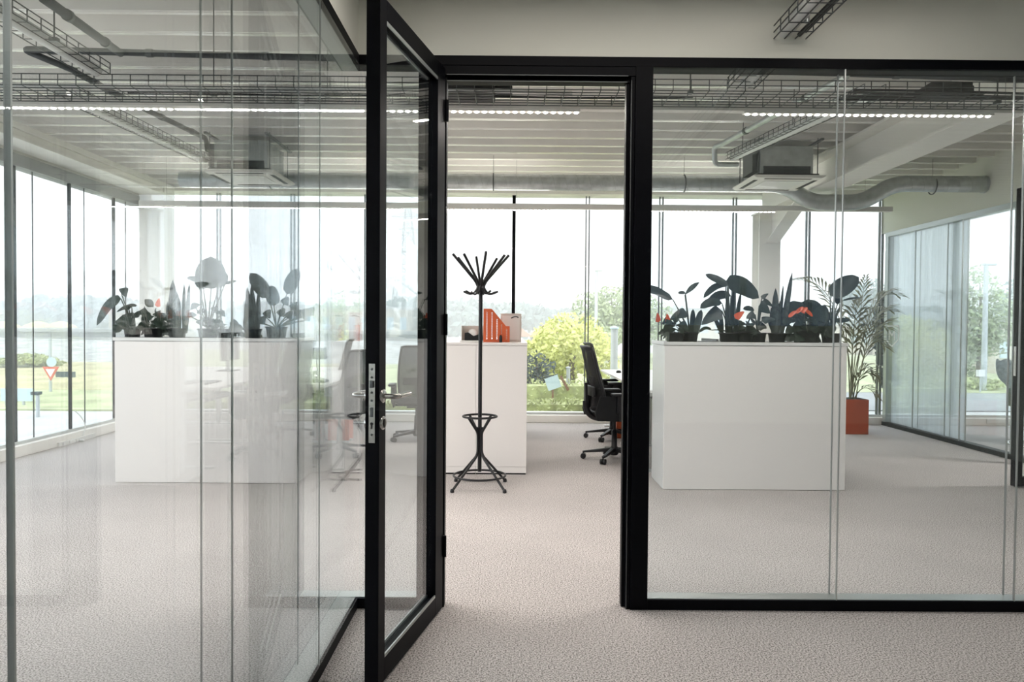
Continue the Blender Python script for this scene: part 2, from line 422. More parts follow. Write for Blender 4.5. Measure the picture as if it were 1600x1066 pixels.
fp(MB().box(-.335, .60, YP + .004, YP + .10, 2.52, 2.565), 'door_head', 'black_frame', bevel=.002)
fp(MB().box(-.305, .60, YP + .03, YP + .09, 2.497, 2.52), 'door_head_stop', 'black_frame', bevel=.002)
fp(MB().box(-.33, -.30, YP + .02, YP + .09, 0, 2.52), 'door_jamb', 'black_frame', bevel=.002)
fp(MB().box(.565, .585, YP + .01, YP + .09, 0, 2.52), 'door_jamb', 'black_frame', bevel=.002)
fp(MB().box(.548, .565, YP + .04, YP + .09, 0, 2.50), 'door_stop', 'black_frame', bevel=.002)
for x in (.5655, .5853): fp(MB().box(x, x + .002, YP + .002, YP + .006, 0, 2.5), 'jamb_bead', 'dark_steel')
fp(MB().box(-.30, .55, YP + .001, YP + .005, 2.518, 2.521), 'head_bead', 'dark_steel')
fp(MB().box(-.30, .55, YP + .024, YP + .031, 2.4975, 2.5), 'head_bead', 'dark_steel')
k = MB(); k.box(.5649, .5659, YP + .012, YP + .03, .98, 1.20); fp(k, 'strike_plate', 'steel')
fj = [.667, 1.57, 2.42, 3.30, 4.2, XR]
for a, c in zip(fj, fj[1:]):
    for dy in (.012, .088):
        fp(MB().box(a + .002, c - .002, YP + dy - .005, YP + dy + .005, .05, 2.562), 'glass_pane', 'glass')
        if a > 1: fp(MB().box(a - .002, a + .002, YP + dy - .0055, YP + dy + .0055, .05, 2.562), 'joint_strip', 'aluminium')
for dy in (.012, .088): fp(MB().box(-.705, -.43, YP + dy - .005, YP + dy + .005, .05, 2.562), 'glass_pane', 'glass')

# ---- glazed partition on the left of the corridor
XP = -.712
ws = empty('wall_side', (XP, 0, 0), kind='structure')
def spt(mb, n, mt, **k): return mb.build(n, mt, ws, world=True, **k)
spt(MB().box(XP - .095, XP, -3.3, YP + .1, 2.608, DZ + .21), 'plaster_header', 'plaster')
spt(MB().box(XP - .10, XP + .004, -3.3, YP + .1, 2.562, 2.608), 'top_channel', 'black_frame', bevel=.002)
spt(MB().box(XP - .10, XP + .004, -3.3, YP + .1, 0, .05), 'bottom_channel', 'black_frame', bevel=.002)
spt(MB().box(XP - .094, XP - .008, -3.3, YP + .09, .05, .052), 'channel_cover', 'anodised')
spt(MB().box(XP - .09, XP - .02, -3.3, YP + .09, 2.560, 2.562), 'channel_cover', 'anodised')
sj = [-3.3, -2.46, -1.58, -.70, .18, 1.06, 1.91, 2.79, YP + .09]
for a, c in zip(sj, sj[1:]):
    for dx in (0, -.08):
        spt(MB().box(XP - .002 + dx - .005, XP - .002 + dx + .005, a + .002, c - .002, .05, 2.562), 'glass_pane', 'glass')
        if a > -3: spt(MB().box(XP - .002 + dx - (.0052 if a == 1.06 else .0022), XP - .002 + dx + (.0052 if a == 1.06 else .0022), a - .002, a + .002, .05, 2.562), 'joint_strip', 'anodised')

# ---- open door leaf (local frame: x along the leaf from the hinge, y = thickness away from the seen face)
dr = empty('door_1', (-.305, YP - .006, 0), kind='structure', rz=R(-90 - 12))
L, T, ZT = .80, .054, 2.545
sw, swh, bw = .066, .11, .085
def dp(mb, n, mt, par=None, **k): return mb.build(n, mt, par or dr, **k)
dp(MB().box(L - sw, L, -T, 0, .01, ZT), 'lock_stile', 'black_frame', bevel=.002)
dp(MB().box(0, swh, -T, 0, .01, ZT), 'hinge_stile', 'black_frame', bevel=.002)
dp(MB().box(swh, L - sw, -T, 0, .01, .01 + bw), 'bottom_rail', 'black_frame', bevel=.002)
dp(MB().box(swh, L - sw, -T, 0, ZT - .075, ZT), 'top_rail', 'black_frame', bevel=.002)
dp(MB().box(swh, L - sw, -T * .5 - .004, -T * .5 + .004, .01 + bw, ZT - .075), 'glass_pane', 'glass')
gb = MB()
for y in (-.004, -T + .004):
    gb.box(swh, L - sw, y - .003, y + .003, .01 + bw, .01 + bw + .012)
    gb.box(swh, L - sw, y - .003, y + .003, ZT - .087, ZT - .075)
dp(gb, 'glazing_bead', 'anodised')
pl = dp(MB().box(L, L + .003, -T + .015, -.015, .915, 1.205), 'lock_plate', 'steel')
b_ = MB()
for z in (1.185, 1.155, 1.10, 1.07, .945): b_.lathe([(.0045, 0), (.0045, .0015), (0, .002)], (L + .003, -T / 2, z), 10, 'X')
dp(b_, 'screw', 'dark_steel', pl)
dp(MB().box(L + .003, L + .012, -T / 2 - .006, -T / 2 + .007, 1.117, 1.143), 'latch', 'dark_steel', pl, bevel=.002)
dp(MB().box(L + .003, L + .004, -T / 2 - .006, -T / 2 + .006, 1.01, 1.045), 'bolt', 'dark_steel', pl)
q = MB(); q.lathe([(.006, 0), (.006, .0015)], (L + .003, -T / 2, .985), 12, 'X'); q.box(L + .003, L + .0045, -T / 2 - .003, -T / 2 + .003, .967, .985); dp(q, 'cylinder_slot', 'black_gap', pl)
for s_, nm in ((1, 'lever_handle'), (-1, 'lever_handle')):
    y0 = 0 if s_ > 0 else -T
    h = MB(); h.lathe([(.026, 0), (.026, .006), (.022, .009), (0, .009)] if s_ > 0 else [(.026, 0), (.026, -.006), (.022, -.009), (0, -.009)], (L - .030, y0, 1.085), 20, 'Y')
    p0 = (L - .03, y0, 1.085); p1 = (L - .03, y0 + s_ * .062, 1.085); p2 = (L - .155, y0 + s_ * .062, 1.085)
    p3 = (L - .16, y0 + s_ * .045, 1.085)
    h.tube(smooth_path([p0, p1, p2], .022, 6), .0095, 12)
    o = dp(h, nm, 'steel'); tag(o, 'brushed steel lever handle')
    q = MB(); q.lathe([(.026, 0), (.026, s_ * .006), (.021, s_ * .009), (.010, s_ * .009), (.010, s_ * .004), (0, s_ * .004)], (L - .03, y0, .985), 20, 'Y')
    o = dp(q, 'key_escutcheon', 'steel')
    q = MB(); q.box(L - .035, L - .025, y0 + s_ * .004, y0 + s_ * .0105, .968, 1.0); dp(q, 'key_cylinder', 'black_gap', o)
for z in (.25, 1.3, 2.3): dp(MB().lathe([(.009, 0), (.009, .1)], (-.008, .006, z), 10), 'hinge', 'black_frame')

# ---- meeting-room door leaf standing open at the right edge
d2 = empty('door_2', (5.15, 6.32, 0), kind='structure', rz=R(180 + 6))
def dq(mb, n, mt, **k): return mb.build(n, mt, d2, **k)
dq(MB().box(.78, .85, -.05, 0, .01, 2.54), 'lock_stile', 'black_frame', bevel=.002)
dq(MB().box(0, .07, -.05, 0, .01, 2.54), 'hinge_stile', 'black_frame', bevel=.002)
dq(MB().box(.07, .78, -.05, 0, .01, .09), 'bottom_rail', 'black_frame', bevel=.002)
dq(MB().box(.07, .78, -.05, 0, 2.47, 2.54), 'top_rail', 'black_frame', bevel=.002)
dq(MB().box(.07, .78, -.03, -.022, .09, 2.47), 'glass_pane', 'glass')
dq(MB().box(.85, .853, -.038, -.012, .95, 1.2), 'lock_plate', 'steel')

# ================================================================== STORAGE AND DESKS
def cabinet(loc, w_, d_, h_, label, group, rz=0, doors=2, name='storage_cabinet', cat='cabinet'):
    t = empty(name, loc, label, cat, group, rz=rz)
    MB().box(0, w_, .012, d_, .07, h_ - .022).build('body', 'laminate', t, bevel=.002)
    MB().box(-.002, w_ + .002, 0, d_ + .002, h_ - .022, h_).build('top_panel', 'laminate', t, bevel=.002)
    MB().box(.001, w_ - .001, .014, d_ - .005, .014, .068).build('plinth', 'laminate', t)
    MB().box(.004, w_ - .004, .02, d_ - .02, .0, .014).build('foot_shadow', 'black_gap', t)  # black strip stands in for the shadow line at the floor
    return t
# planter cabinets: end panels to the camera
def planter(x0, x1, y0, label):
    t = empty('planter_cabinet', (x0, y0, 0), label, 'cabinet'); w_ = x1 - x0; h_ = 1.222; d_ = .50
    MB().box(0, w_, 0, .02, 0.004, h_ - .03).build('front_panel', 'laminate', t, bevel=.0015)
    MB().box(0, .02, .02, d_, 0.004, h_ - .03).build('side_panel', 'laminate_edge', t, bevel=.0015)
    MB().box(w_ - .02, w_, .02, d_, 0.004, h_ - .03).build('side_panel', 'laminate_edge', t, bevel=.0015)
    MB().box(.02, w_ - .02, d_ - .02, d_, 0.004, h_ - .03).build('back_panel', 'laminate', t)
    m = MB(); m.box(-.012, w_ + .012, -.008, .03, h_ - .027, h_); m.box(-.012, w_ + .012, d_ - .03, d_ + .01, h_ - .027, h_)
    m.box(-.012, .03, .03, d_ - .03, h_ - .027, h_); m.box(w_ - .03, w_ + .012, .03, d_ - .03, h_ - .027, h_)
    m.build('top_rim', 'laminate_edge', t, bevel=.0015)
    MB().box(.03, w_ - .03, .03, d_ - .03, h_ - .2, h_ - .024).build('tray', 'pot_black', t)
    return t
planter(1.282, 2.785, 6.07, 'white planter cabinet with anthuriums and snake plants, behind the right glass')
planter(-3.30, -1.775, 6.20, 'white planter cabinet topped by a drooping leafy plant, behind the left glass')
# low storage row, end-on
for i in range(3):
    for j in range(2):
        where = ('nearest the coat rack', 'in the middle of the row', 'nearest the windows')[i]
        side = ('left', 'right')[j]
        cabinet((-.75 + .4585 * j, 6.63 + .95 * i, 0), .457, .948, 1.19, 'white cabinet on the %s side of the central row, %s' % (side, where), 'central storage row')

def desk(loc, label):
    t = empty('desk', loc, label, 'desk', 'white bench desks')
    MB().box(0, .8, 0, 1.6, .735, .76).build('desktop', 'desk_white', t, bevel=.003)
    for y in (.08, 1.52):
        m = MB(); m.box(.05, .75, y - .03, y + .03, 0, .02); m.box(.37, .43, y - .025, y + .025, .02, .70); m.box(.05, .75, y - .02, y + .02, .70, .735)
        m.build('leg', 'aluminium', t, bevel=.002)
    MB().box(.38, .42, .1, 1.5, .66, .70).build('cross_beam', 'aluminium', t)
    MB().box(.3, .5, .2, 1.4, .57, .60).build('cable_basket', 'dark_steel', t)
DESKS = [(-3.36, 6.85), (-2.555, 6.85), (-3.36, 8.46), (-2.555, 8.46), (1.24, 6.75), (2.045, 6.75), (1.24, 8.36), (2.045, 8.36)]
dl = ['outer left desk behind the left planter', 'left desk behind the left planter, beside the task chair', 'outer left desk by the windows',
      'left desk by the windows, beside the mesh chairs', 'right desk edge beside the black chair', 'outer right desk behind the right planter',
      'right desk by the windows', 'outer right desk by the windows']
for (x, y), l in zip(DESKS, dl): desk((x, y, 0), 'white ' + l)

def monitor(loc, rz, label):
    t = empty('monitor', loc, label, 'monitor', 'black monitors on the desks', rz=rz)
    MB().box(-.28, .28, -.012, .012, .13, .47).build('bezel', 'black_plastic', t, bevel=.004)
    MB().box(-.268, .268, .012, .014, .142, .458).build('screen', 'screen_black', t)
    MB().bar((0, -.03, 0), (0, -.03, .3), .05, .02, up=(0, 1, 0)).build('stand', 'black_plastic', t)
    MB().box(-.12, .12, -.12, .08, 0, .012).build('foot', 'black_plastic', t, bevel=.003)
for x, y, rz, l in ((2.0, 7.35, 90, 'black monitor above the desk edge behind the right planter'), (2.0, 9.1, 90, 'black monitor on the right desk by the windows'),
                    (2.2, 7.4, -90, 'black monitor on the outer right desk near the planter'), (-2.62, 7.55, -90, 'black monitor on the left desk near the planter'),
                    (-2.62, 9.2, -90, 'black monitor on the left desk by the windows')):
    monitor((x, y, .76), R(rz), l)
def mouse(loc, label):
    tag(MB().lathe([(0, 0), (.03, 0), (.033, .012), (.025, .028), (0, .034)], loc, 14).build('computer_mouse', 'black_plastic'), label, 'mouse')
mouse((1.38, 9.25, .76), 'small black mouse on the desk seen through the doorway')
t = empty('keyboard', (1.52, 7.2, .76), 'black keyboard on the desk edge beside the right planter', 'keyboard')
MB().box(-.07, .07, -.2, .2, 0, .014).build('tray', 'black_plastic', t, bevel=.003)
kb = MB()
for i in range(5):
    for j in range(16): kb.box(-.062 + i * .025, -.041 + i * .025, -.19 + j * .024, -.17 + j * .024, .014, .019)
kb.build('keys', 'screen_black', t, kind='stuff')
t = empty('desk_phone', (-1.93, 7.45, .76), 'black desk phone with raised handset on the left desk', 'phone')
MB().prism([(-.1, 0), (.1, 0), (.1, .02), (-.1, .07)], 'Y', -.09, .09).build('base', 'black_plastic', t, bevel=.004)
MB().tube([(-.02, -.11, .08), (-.02, -.06, .095), (-.02, .06, .095), (-.02, .11, .08)], .02, 10).build('handset', 'black_plastic', t)
t = empty('desk_lamp', (-1.98, 7.7, .76), 'black desk lamp with short shade on the left desk', 'lamp')
MB().lathe([(.07, 0), (.07, .012), (0, .015)], (0, 0, 0), 20).build('base', 'black_plastic', t)
MB().tube([(0, 0, .01), (-.02, 0, .2), (.01, 0, .28)], .007, 8).build('stem', 'black_plastic', t)
MB().prism([(-.07, .22), (.08, .22), (.07, .34), (-.05, .34)], 'Y', -.05, .05).build('shade', 'black_plastic', t, bevel=.004)

def waste_bin(loc, label, w_=.24, h_=.34):
    t = empty('waste_bin', loc, label, 'bin', 'orange waste bins under the desks')
    m = MB(); a = w_ / 2
    for x0, x1, y0, y1 in ((-a, a, -a, -a + .006), (-a, a, a - .006, a), (-a, -a + .006, -a, a), (a - .006, a, -a, a)): m.box(x0, x1, y0, y1, .006, h_)
    m.build('body', 'orange', t, bevel=.002)
    MB().box(-a, a, -a, a, 0, .008).build('bottom', 'orange_dark', t)
waste_bin((1.42, 8.95, 0), 'orange waste bin under the right desk beyond the chairs')
waste_bin((2.1, 7.6, 0), 'orange waste bin under the outer right desk, behind the right planter')
waste_bin((-1.95, 8.6, 0), 'orange waste bin under the left desk by the task chair')

# ---- on top of the storage row
t = empty('magazine_file', (-.115, 6.92, 1.19), 'orange perforated magazine file on the white storage row', 'file holder')
side = [(-.12, 0), (.122, 0), (.122, .145), (.085, .152), (-.045, .31), (-.12, .31)]
def holed_side(y):
    m = MB()
    # slanted side made of strips between rows of slots
    def top(x): return .31 if x < -.045 else (.31 - (x + .045) * (.158 / .13) if x < .085 else .148)
    cols = [(-.12, -.098), (-.085, -.05), (-.037, -.003), (.010, .040), (.052, .088), (.10, .122)]
    for a, b in cols: m.prism([(a, 0), (b, 0), (b, top(b)), (a, top(a))], 'Y', y - .001, y + .001)
    for (a, b) in ((-.098, -.085), (-.05, -.037), (-.003, .010), (.040, .052), (.088, .10)):
        z = 0.0; hi = min(top(a), top(b)) - .012
        m.prism([(a, hi - .012), (b, hi - .012), (b, top(b)), (a, top(a))], 'Y', y - .001, y + .001)
        while z < hi - .02:
            m.prism([(a, z), (b, z + .006), (b, z + .013), (a, z + .007)], 'Y', y - .001, y + .001); z += .016
        m.prism([(a, 0), (b, 0), (b, .018), (a, .018)], 'Y', y - .001, y + .001)
    return m
holed_side(-.04).build('side_panel', 'orange', t); holed_side(.04).build('side_panel', 'orange', t)
MB().box(-.122, -.12, -.041, .041, 0, .31).build('spine', 'orange', t)
MB().box(.12, .122, -.041, .041, 0, .148).build('front_lip', 'orange', t)
MB().box(-.12, .12, -.04, .04, 0, .002).build('bottom', 'orange', t)
tag(MB().lathe([(.013, 0), (.014, .004), (.014, .052), (.010, .058), (.010, .066), (0, .068)], (-.075, 6.845, 1.19), 16).build('ink_bottle', 'black_plastic'),
    'small black bottle standing before the orange magazine file', 'bottle')
t = empty('desk_organiser', (-.33, 7.0, 1.19), 'greige desk organiser tray left of the orange file', 'organiser')
MB().box(-.115, .115, -.08, .08, 0, .006).build('bottom', 'greige', t)
m = MB(); m.box(-.115, .115, .076, .08, .006, .15); m.box(-.115, -.111, -.08, .076, .006, .15); m.box(.111, .115, -.08, .076, .006, .15)
m.build('shell', 'greige', t); MB().box(-.13, .13, -.1, .1, -.0, .012).build('base_ledge', 'paper', t, bevel=.002)
t = empty('tape_dispenser', (-.33, 6.955, 1.203), 'black tape dispenser with a pale roll inside the organiser', 'dispenser')
MB().prism([(-.085, 0), (.085, 0), (.085, .05), (.05, .06), (0, .04), (-.05, .075), (-.085, .07)], 'Y', -.025, .02).build('body', 'black_plastic', t, bevel=.003)
MB().lathe([(.018, -.012), (.042, -.012), (.042, .012), (.018, .012)], (-.01, 0, .065), 20, 'Y').build('tape_roll', 'paper', t)
t = empty('picture_frame', (.02, 7.12, 1.19), 'grey framed picture leaning behind the orange file', 'picture')
MB().box(-.10, .10, -.01, .01, 0, .27).build('frame', 'greige', t, bevel=.002)
MB().box(-.085, .085, -.012, -.01, .02, .25).build('print', 'paper', t)
MB().tube(arc((.0, -.014, .225), (.05, -.014, .255), (.07, -.014, .23)), .006, 6).build('motif', 'dark_steel', t)

# ================================================================== CHAIRS
def task_chair(label, back_h=1.06):
    t = empty('task_chair', (0, 0, 0), label, 'chair', 'black mesh task chairs')       # faces local +y
    MB().lathe([(.034, .05), (.045, .07), (.045, .115), (.03, .14), (.026, .30), (0, .30)], n=16).build('hub', 'black_plastic', t)
    MB().lathe([(.016, .14), (.016, .42)], n=12).build('gas_lift', 'black_plastic', t)
    for k in range(5):
        a = R(90 + 72 * k + 18); d = V((cos(a), sin(a), 0))
        lg = MB().bar(d * .03 + V((0, 0, .105)), d * .31 + V((0, 0, .072)), .048, .04, w2=.03, h2=.02).build('leg', 'black_plastic', t, bevel=.005)
        c = d * .31; m = MB()
        m.tube([c + V((0, 0, .03)), c + V((0, 0, .08))], .008, 8)
        s_ = V((-d.y, d.x, 0))
        for q_ in (-1, 1):
            a0 = c + s_ * (.006 * q_) + V((0, 0, .029)); a1 = c + s_ * (.026 * q_) + V((0, 0, .029)); m.tube([a0, a1], .028, 14)
        m.build('caster', 'black_plastic', lg)
    MB().box(-.11, .11, -.12, .10, .40, .44).build('mechanism', 'black_plastic', t, bevel=.01)
    rows = []
    def cushion(z0, z1, inset):
        m = MB()
        pr = [(0, z0), (.6, z0), (.93, z0 + .012), (1, (z0 + z1) / 2), (.94, z1 - .012), (.6, z1), (0, z1 + .004)]
        vs = []; n = 28
        for r_, z in pr:
            row = []
            for k in range(n):
                a = 2 * pi * k / n; ca, sa = cos(a), sin(a)
                x = .25 * r_ * math.copysign(abs(ca) ** .45, ca); y = .24 * r_ * math.copysign(abs(sa) ** .45, sa)
                zz = z - (.02 * max(0, (y - .15) / .09) if y > .15 else 0) + .018 * (abs(x) / .25) ** 2
                row.append((x, y, zz))
            rows_.append(row + [row[0]])
        return m
    rows_ = []; cushion(.445, .515, 0); MB().grid(rows_).build('seat', 'black_fabric', t)
    MB().box(-.22, .22, -.20, .18, .435, .455).build('seat_shell', 'black_plastic', t, bevel=.012)
    # backrest: curved loop frame with mesh
    def bk(u, v):         # u -1..1 , v 0..1
        wd = .215 + .02 * sin(v * pi) - .015 * v
        y = -.235 - .055 * sin(v * 1.3) * v - .05 * v * v + .045 * (u * u) - .03 * math.exp(-((v - .25) / .2) ** 2) * -1
        return V((u * wd, y, .50 + v * (back_h - .50)))
    loop = [bk(-1, i / 10) for i in range(11)] + [bk(-.8 + 1.6 * i / 6, 1.015) for i in range(7)] + [bk(1, 1 - i / 10) for i in range(11)] + [bk(.8 - 1.6 * i / 6, -.02) for i in range(7)]
    MB().tube(loop, .014, 8, close=True).build('back_frame', 'black_plastic', t)
    MB().grid([[bk(-1 + 2 * i / 10, j / 12) for i in range(11)] for j in range(13)]).build('back_mesh', 'mesh_fabric', t, solid=.004)
    m = MB(); m.tube(arc((0, -.08, .42), (0, -.31, .40), (0, -.30, .60)), [.03] * 11, 8); m.bar((0, -.295, .58), (0, -.30, .78), .07, .025, up=(0, 1, 0), w2=.04)
    m.build('back_bracket', 'black_plastic', t)
    MB().obox((0, -.255, .70), (.36, .03, .10), M4.Rotation(0, 3, 'X')).build('lumbar_support', 'black_plastic', t, bevel=.012)
    for s_ in (-1, 1):
        m = MB(); m.prism([(-.27, .50), (-.25, .43), (.12, .41), (.20, .47), (.20, .655), (-.22, .665)], 'X', s_ * .248, s_ * .268); m.build('side_panel', 'black_fabric', t, bevel=.006)
        m = MB(); m.tube(smooth_path([(s_ * .12, 0, .43), (s_ * .285, -.02, .43), (s_ * .285, -.03, .66)], .05), .017, 8)
        m.bar((s_ * .285, -.03, .50), (s_ * .285, -.03, .665), .03, .06, up=(0, 1, 0)); o = m.build('armrest', 'black_plastic', t)
        MB().obox((s_ * .28, .01, .68), (.085, .25, .03), M4.Rotation(0, 3, 'X')).build('arm_pad', 'black_plastic', o, bevel=.012)
    return t
c0 = task_chair('black mesh task chair standing nearest in the open doorway, before the right desk', 1.13)
c0.location = (1.07, 7.42, 0); c0.rotation_euler.z = R(-82)
dup(c0, (1.24, 8.80, 0), R(-85), 'black task chair behind the doorway chair, only its base and casters showing')
dup(c0, (-1.74, 7.62, 0), R(62), 'task chair at the left desk, its mesh back turned beside the door lock stile').scale.z = .95
dup(c0, (-1.07, 8.62, 0), R(180 + 4), 'task chair facing the corridor behind the door handle, beside the storage row').scale.z = .95
dup(c0, (-2.62 + .25, 9.62, 0), R(95), 'task chair far behind the left planter, one caster showing past it')

# shell chair with a jacket in the meeting room
t = empty('shell_chair', (6.10, 8.5, 0), 'black shell armchair with round tube base in the meeting room', 'chair', rz=R(-80))
sh_rows = []
for j in range(9):
    v = j / 8; row = []
    for i in range(13):
        a = -pi * .62 + 1.24 * pi * i / 12; r_ = .26 + .04 * v
        row.append(V((r_ * sin(a), -r_ * cos(a) * .95, .45 + v * (.20 + .25 * max(0, cos(a)) ** 1.2))))
    sh_rows.append(row)
MB().grid(sh_rows).build('shell', 'black_fabric', t, solid=.03)
MB().lathe([(0, .42), (.24, .43), (.27, .46), (.24, .49), (0, .50)], n=24).build('seat', 'black_fabric', t)
MB().tube([(0, 0, .04), (0, 0, .43)], .025, 12).build('stem', 'steel', t)
MB().tube([(.27 * cos(2 * pi * k / 28), .27 * sin(2 * pi * k / 28), .012) for k in range(28)], .012, 8, close=True).build('base_ring', 'steel', t)
MB().tube([(.25 * cos(2 * pi * k / 28), .25 * sin(2 * pi * k / 28), .20) for k in range(28)], .01, 8, close=True).build('foot_ring', 'steel', t)
m = MB()
for k in range(4): m.tube([(0, 0, .06), (.26 * cos(pi / 2 * k), .26 * sin(pi / 2 * k), .014)], .01, 8)
m.build('base_spoke', 'steel', t)
rows = []
for j in range(9):
    v = j / 8
    rows.append([V(((.20 + .03 * sin(v * 5)) * (i / 8 - .5) * 2, -.27 - .10 * sin(v * pi) * 1.0 * (1 - (i / 4 - 1) ** 2 * .3) + (.06 if v > .8 else 0), 1.02 - .42 * abs(v - .3) * 1.4 + .03 * sin(i * 1.9 + j))) for i in range(9)])
tag(MB().grid(rows).build('jacket', 'jacket', solid=.03, sub=1), 'grey jacket hung over the back of the shell armchair', 'jacket')
j_ = bpy.data.objects['jacket']; j_.location = (6.10, 8.5, 0); j_.rotation_euler.z = R(-80)

# ================================================================== COAT RACK
CX, CY = -.235, 6.12
t = empty('coat_rack', (CX, CY, 0), 'black tubular steel coat rack with umbrella rings standing in the doorway view', 'coat rack')
MB().tube([(0, 0, .13), (0, 0, 1.70)], .0165, 14).build('pole', 'black_plastic', t)
for k in range(4):
    a = R(45 + 90 * k); d = V((cos(a), sin(a), 0))
    m = MB(); m.tube(smooth_path([d * .022 + V((0, 0, .50)), d * .022 + V((0, 0, .27)), d * .30 + V((0, 0, .012))], .05), .0105, 8)
    lg = m.build('leg', 'black_plastic', t); MB().lathe([(.015, 0), (.017, .012), (.012, .03), (0, .032)], d * .298, 12).build('rubber_foot', 'black_plastic', lg)
    MB().tube(smooth_path([d * .022 + V((0, 0, .40)), d * .022 + V((0, 0, .455)), d * .125 + V((0, 0, .585))], .03), .0105, 8).build('ring_brace', 'black_plastic', t)
MB().tube([(.215 * cos(2 * pi * k / 40), .215 * sin(2 * pi * k / 40), .10) for k in range(40)], .009, 8, close=True).build('lower_ring', 'black_plastic', t)
MB().tube([(.14 * cos(2 * pi * k / 36), .14 * sin(2 * pi * k / 36), .59) for k in range(36)], .009, 8, close=True).build('upper_ring', 'black_plastic', t)
MB().lathe([(.03, 1.60), (.034, 1.62), (.034, 1.68), (.02, 1.72), (0, 1.73)], n=16).build('collar', 'black_plastic', t)
for k in range(8):
    a = R(12 + 45 * k); d = V((cos(a), sin(a), 0))
    p = smooth_path([d * .022 + V((0, 0, 1.655)), d * .035 + V((0, 0, 1.70)), d * .235 + V((0, 0, 1.93 - .015 * (k % 2)))], .04)
    MB().tube(p, .011, 8).build('arm', 'black_plastic', t)
for k in range(8):
    a = R(35 + 45 * k); d = V((cos(a), sin(a), 0))
    p = smooth_path([d * .022 + V((0, 0, 1.69)), d * .035 + V((0, 0, 1.63)), d * .085 + V((0, 0, 1.598)), d * .145 + V((0, 0, 1.625))], .03)
    MB().tube(p, .009, 8).build('hook', 'black_plastic', t)

# ================================================================== PLANTS
def bez(a, b, c_, t): return a * (1 - t) ** 2 + b * (2 * t * (1 - t)) + c_ * t * t
def leaf(par, base, tip, width, mt='leaf_backlit', bend=.1, face=(0, -1, .35), fold=.12, shape='oval', name='leaf', n=9, k=5, solid=0):
    """curved blade from base to tip (world points)"""
    base, tip = V(base), V(tip); ln = (tip - base).length; f = V(face).normalized()
    mid = (base + tip) / 2 + f * 0 + V((0, 0, bend * ln)); rows = []
    for i in range(n + 1):
        t_ = i / n; p = bez(base, mid, tip, t_); tg = (bez(base, mid, tip, min(1, t_ + .05)) - bez(base, mid, tip, max(0, t_ - .05))).normalized()
        side = tg.cross(f); side = side.normalized() if side.length > .05 else V((1, 0, 0)); nn = side.cross(tg).normalized()
        if shape == 'oval': wd = (sin(pi * min(1, t_ ** .8)) ** .45)
        elif shape == 'heart': wd = min(1, (t_ * 7) ** .5) * (1 - t_) ** .62 * 1.15
        elif shape == 'blade': wd = min(1, .55 + t_ * 1.2) * (1 - t_ ** 4) ** .8 if t_ < 1 else 0
        else: wd = (sin(pi * t_) ** .9)
        wd = max(wd, .015) * width / 2
        rows.append([p + side * (wd * u) + nn * (fold * wd * (abs(u) - .5)) + nn * (.05 * wd * sin(9 * t_ + 3 * u)) for u in [-1 + 2 * q_ / k for q_ in range(k + 1)]])
    return MB().grid(rows).build(name, mt, par, world=True)
def stemm(par, a, b, r=.006, bow=(0, 0, 0), mt='stem', name='stem'):
    a, b = V(a), V(b); return MB().tube(arc(a, (a + b) / 2 + V(bow), b, 6), [r * 1.2, r * 1.15, r * 1.1, r, r * .9, r * .8, r * .7], 6).build(name, mt, par, world=True)
def pot(par, x, y, z, r=.075, h=.12, mt='pot_black'):
    o = MB().lathe([(r * .8, 0), (r, h), (r * 1.06, h), (r * 1.06, h - .012), (r * .93, h - .014), (r * .9, h - .02), (0, h - .02)], (x, y, z), 20).build('pot', mt, par, world=True)
    MB().lathe([(0, h - .016), (r * .9, h - .018)], (x, y, z), 16).build('soil', 'soil', o, world=True)
PZ = 1.20     # planter tray level
def plant(name, x, y, label, cat='plant', h=.10, r=.075, group=None):
    t = empty(name, (x, y, PZ), label, cat, group); pot(t, x, y, PZ, r, h); return t
def P(px, py, y): return at(px, py, y)
def big(par, root, b, tip, w_, y, dy=0, tilt=(0, -1, .35), bow=(0, 0, .02), shape='oval', mt='leaf_backlit', bend=.12, r=.006):
    B = P(b[0], b[1], y + dy); T_ = P(tip[0], tip[1], y + dy)
    s_ = stemm(par, root, B, r, bow); leaf(s_, B, T_, w_, mt, bend, tilt, shape=shape)

# ---- right planter
Y0 = 6.30
x = P(1077, 533, Y0).x; t = plant('leafy_plant', x, Y0, 'broad-leaved plant with one large oval leaf at the door post end of the right planter'); r0 = (x, Y0, PZ + .1)
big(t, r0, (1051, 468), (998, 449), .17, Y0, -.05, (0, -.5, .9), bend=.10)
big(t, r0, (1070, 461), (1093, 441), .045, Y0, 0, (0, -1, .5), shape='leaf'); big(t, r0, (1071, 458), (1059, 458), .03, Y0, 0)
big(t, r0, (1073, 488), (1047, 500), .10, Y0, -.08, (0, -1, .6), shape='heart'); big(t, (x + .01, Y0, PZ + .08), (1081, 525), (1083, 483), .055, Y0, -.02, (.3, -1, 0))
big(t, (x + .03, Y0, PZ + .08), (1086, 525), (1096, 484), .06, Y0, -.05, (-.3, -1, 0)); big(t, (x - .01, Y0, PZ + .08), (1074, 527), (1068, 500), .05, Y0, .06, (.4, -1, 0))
x = P(1052, 533, Y0).x; t = plant('anthurium', x, Y0 - .06, 'small anthurium with two orange blooms at the left end of the right planter')
for i in range(26):
    a = rnd.uniform(0, 2 * pi); q = rnd.uniform(.03, .09); z = rnd.uniform(.10, .22)
    b_ = V((x + q * cos(a), Y0 - .06 + q * sin(a), PZ + z)); leaf(t, b_, b_ + V((cos(a) * .07, sin(a) * .05, -.04)), .07, face=(0, -.6, .8), shape='heart')
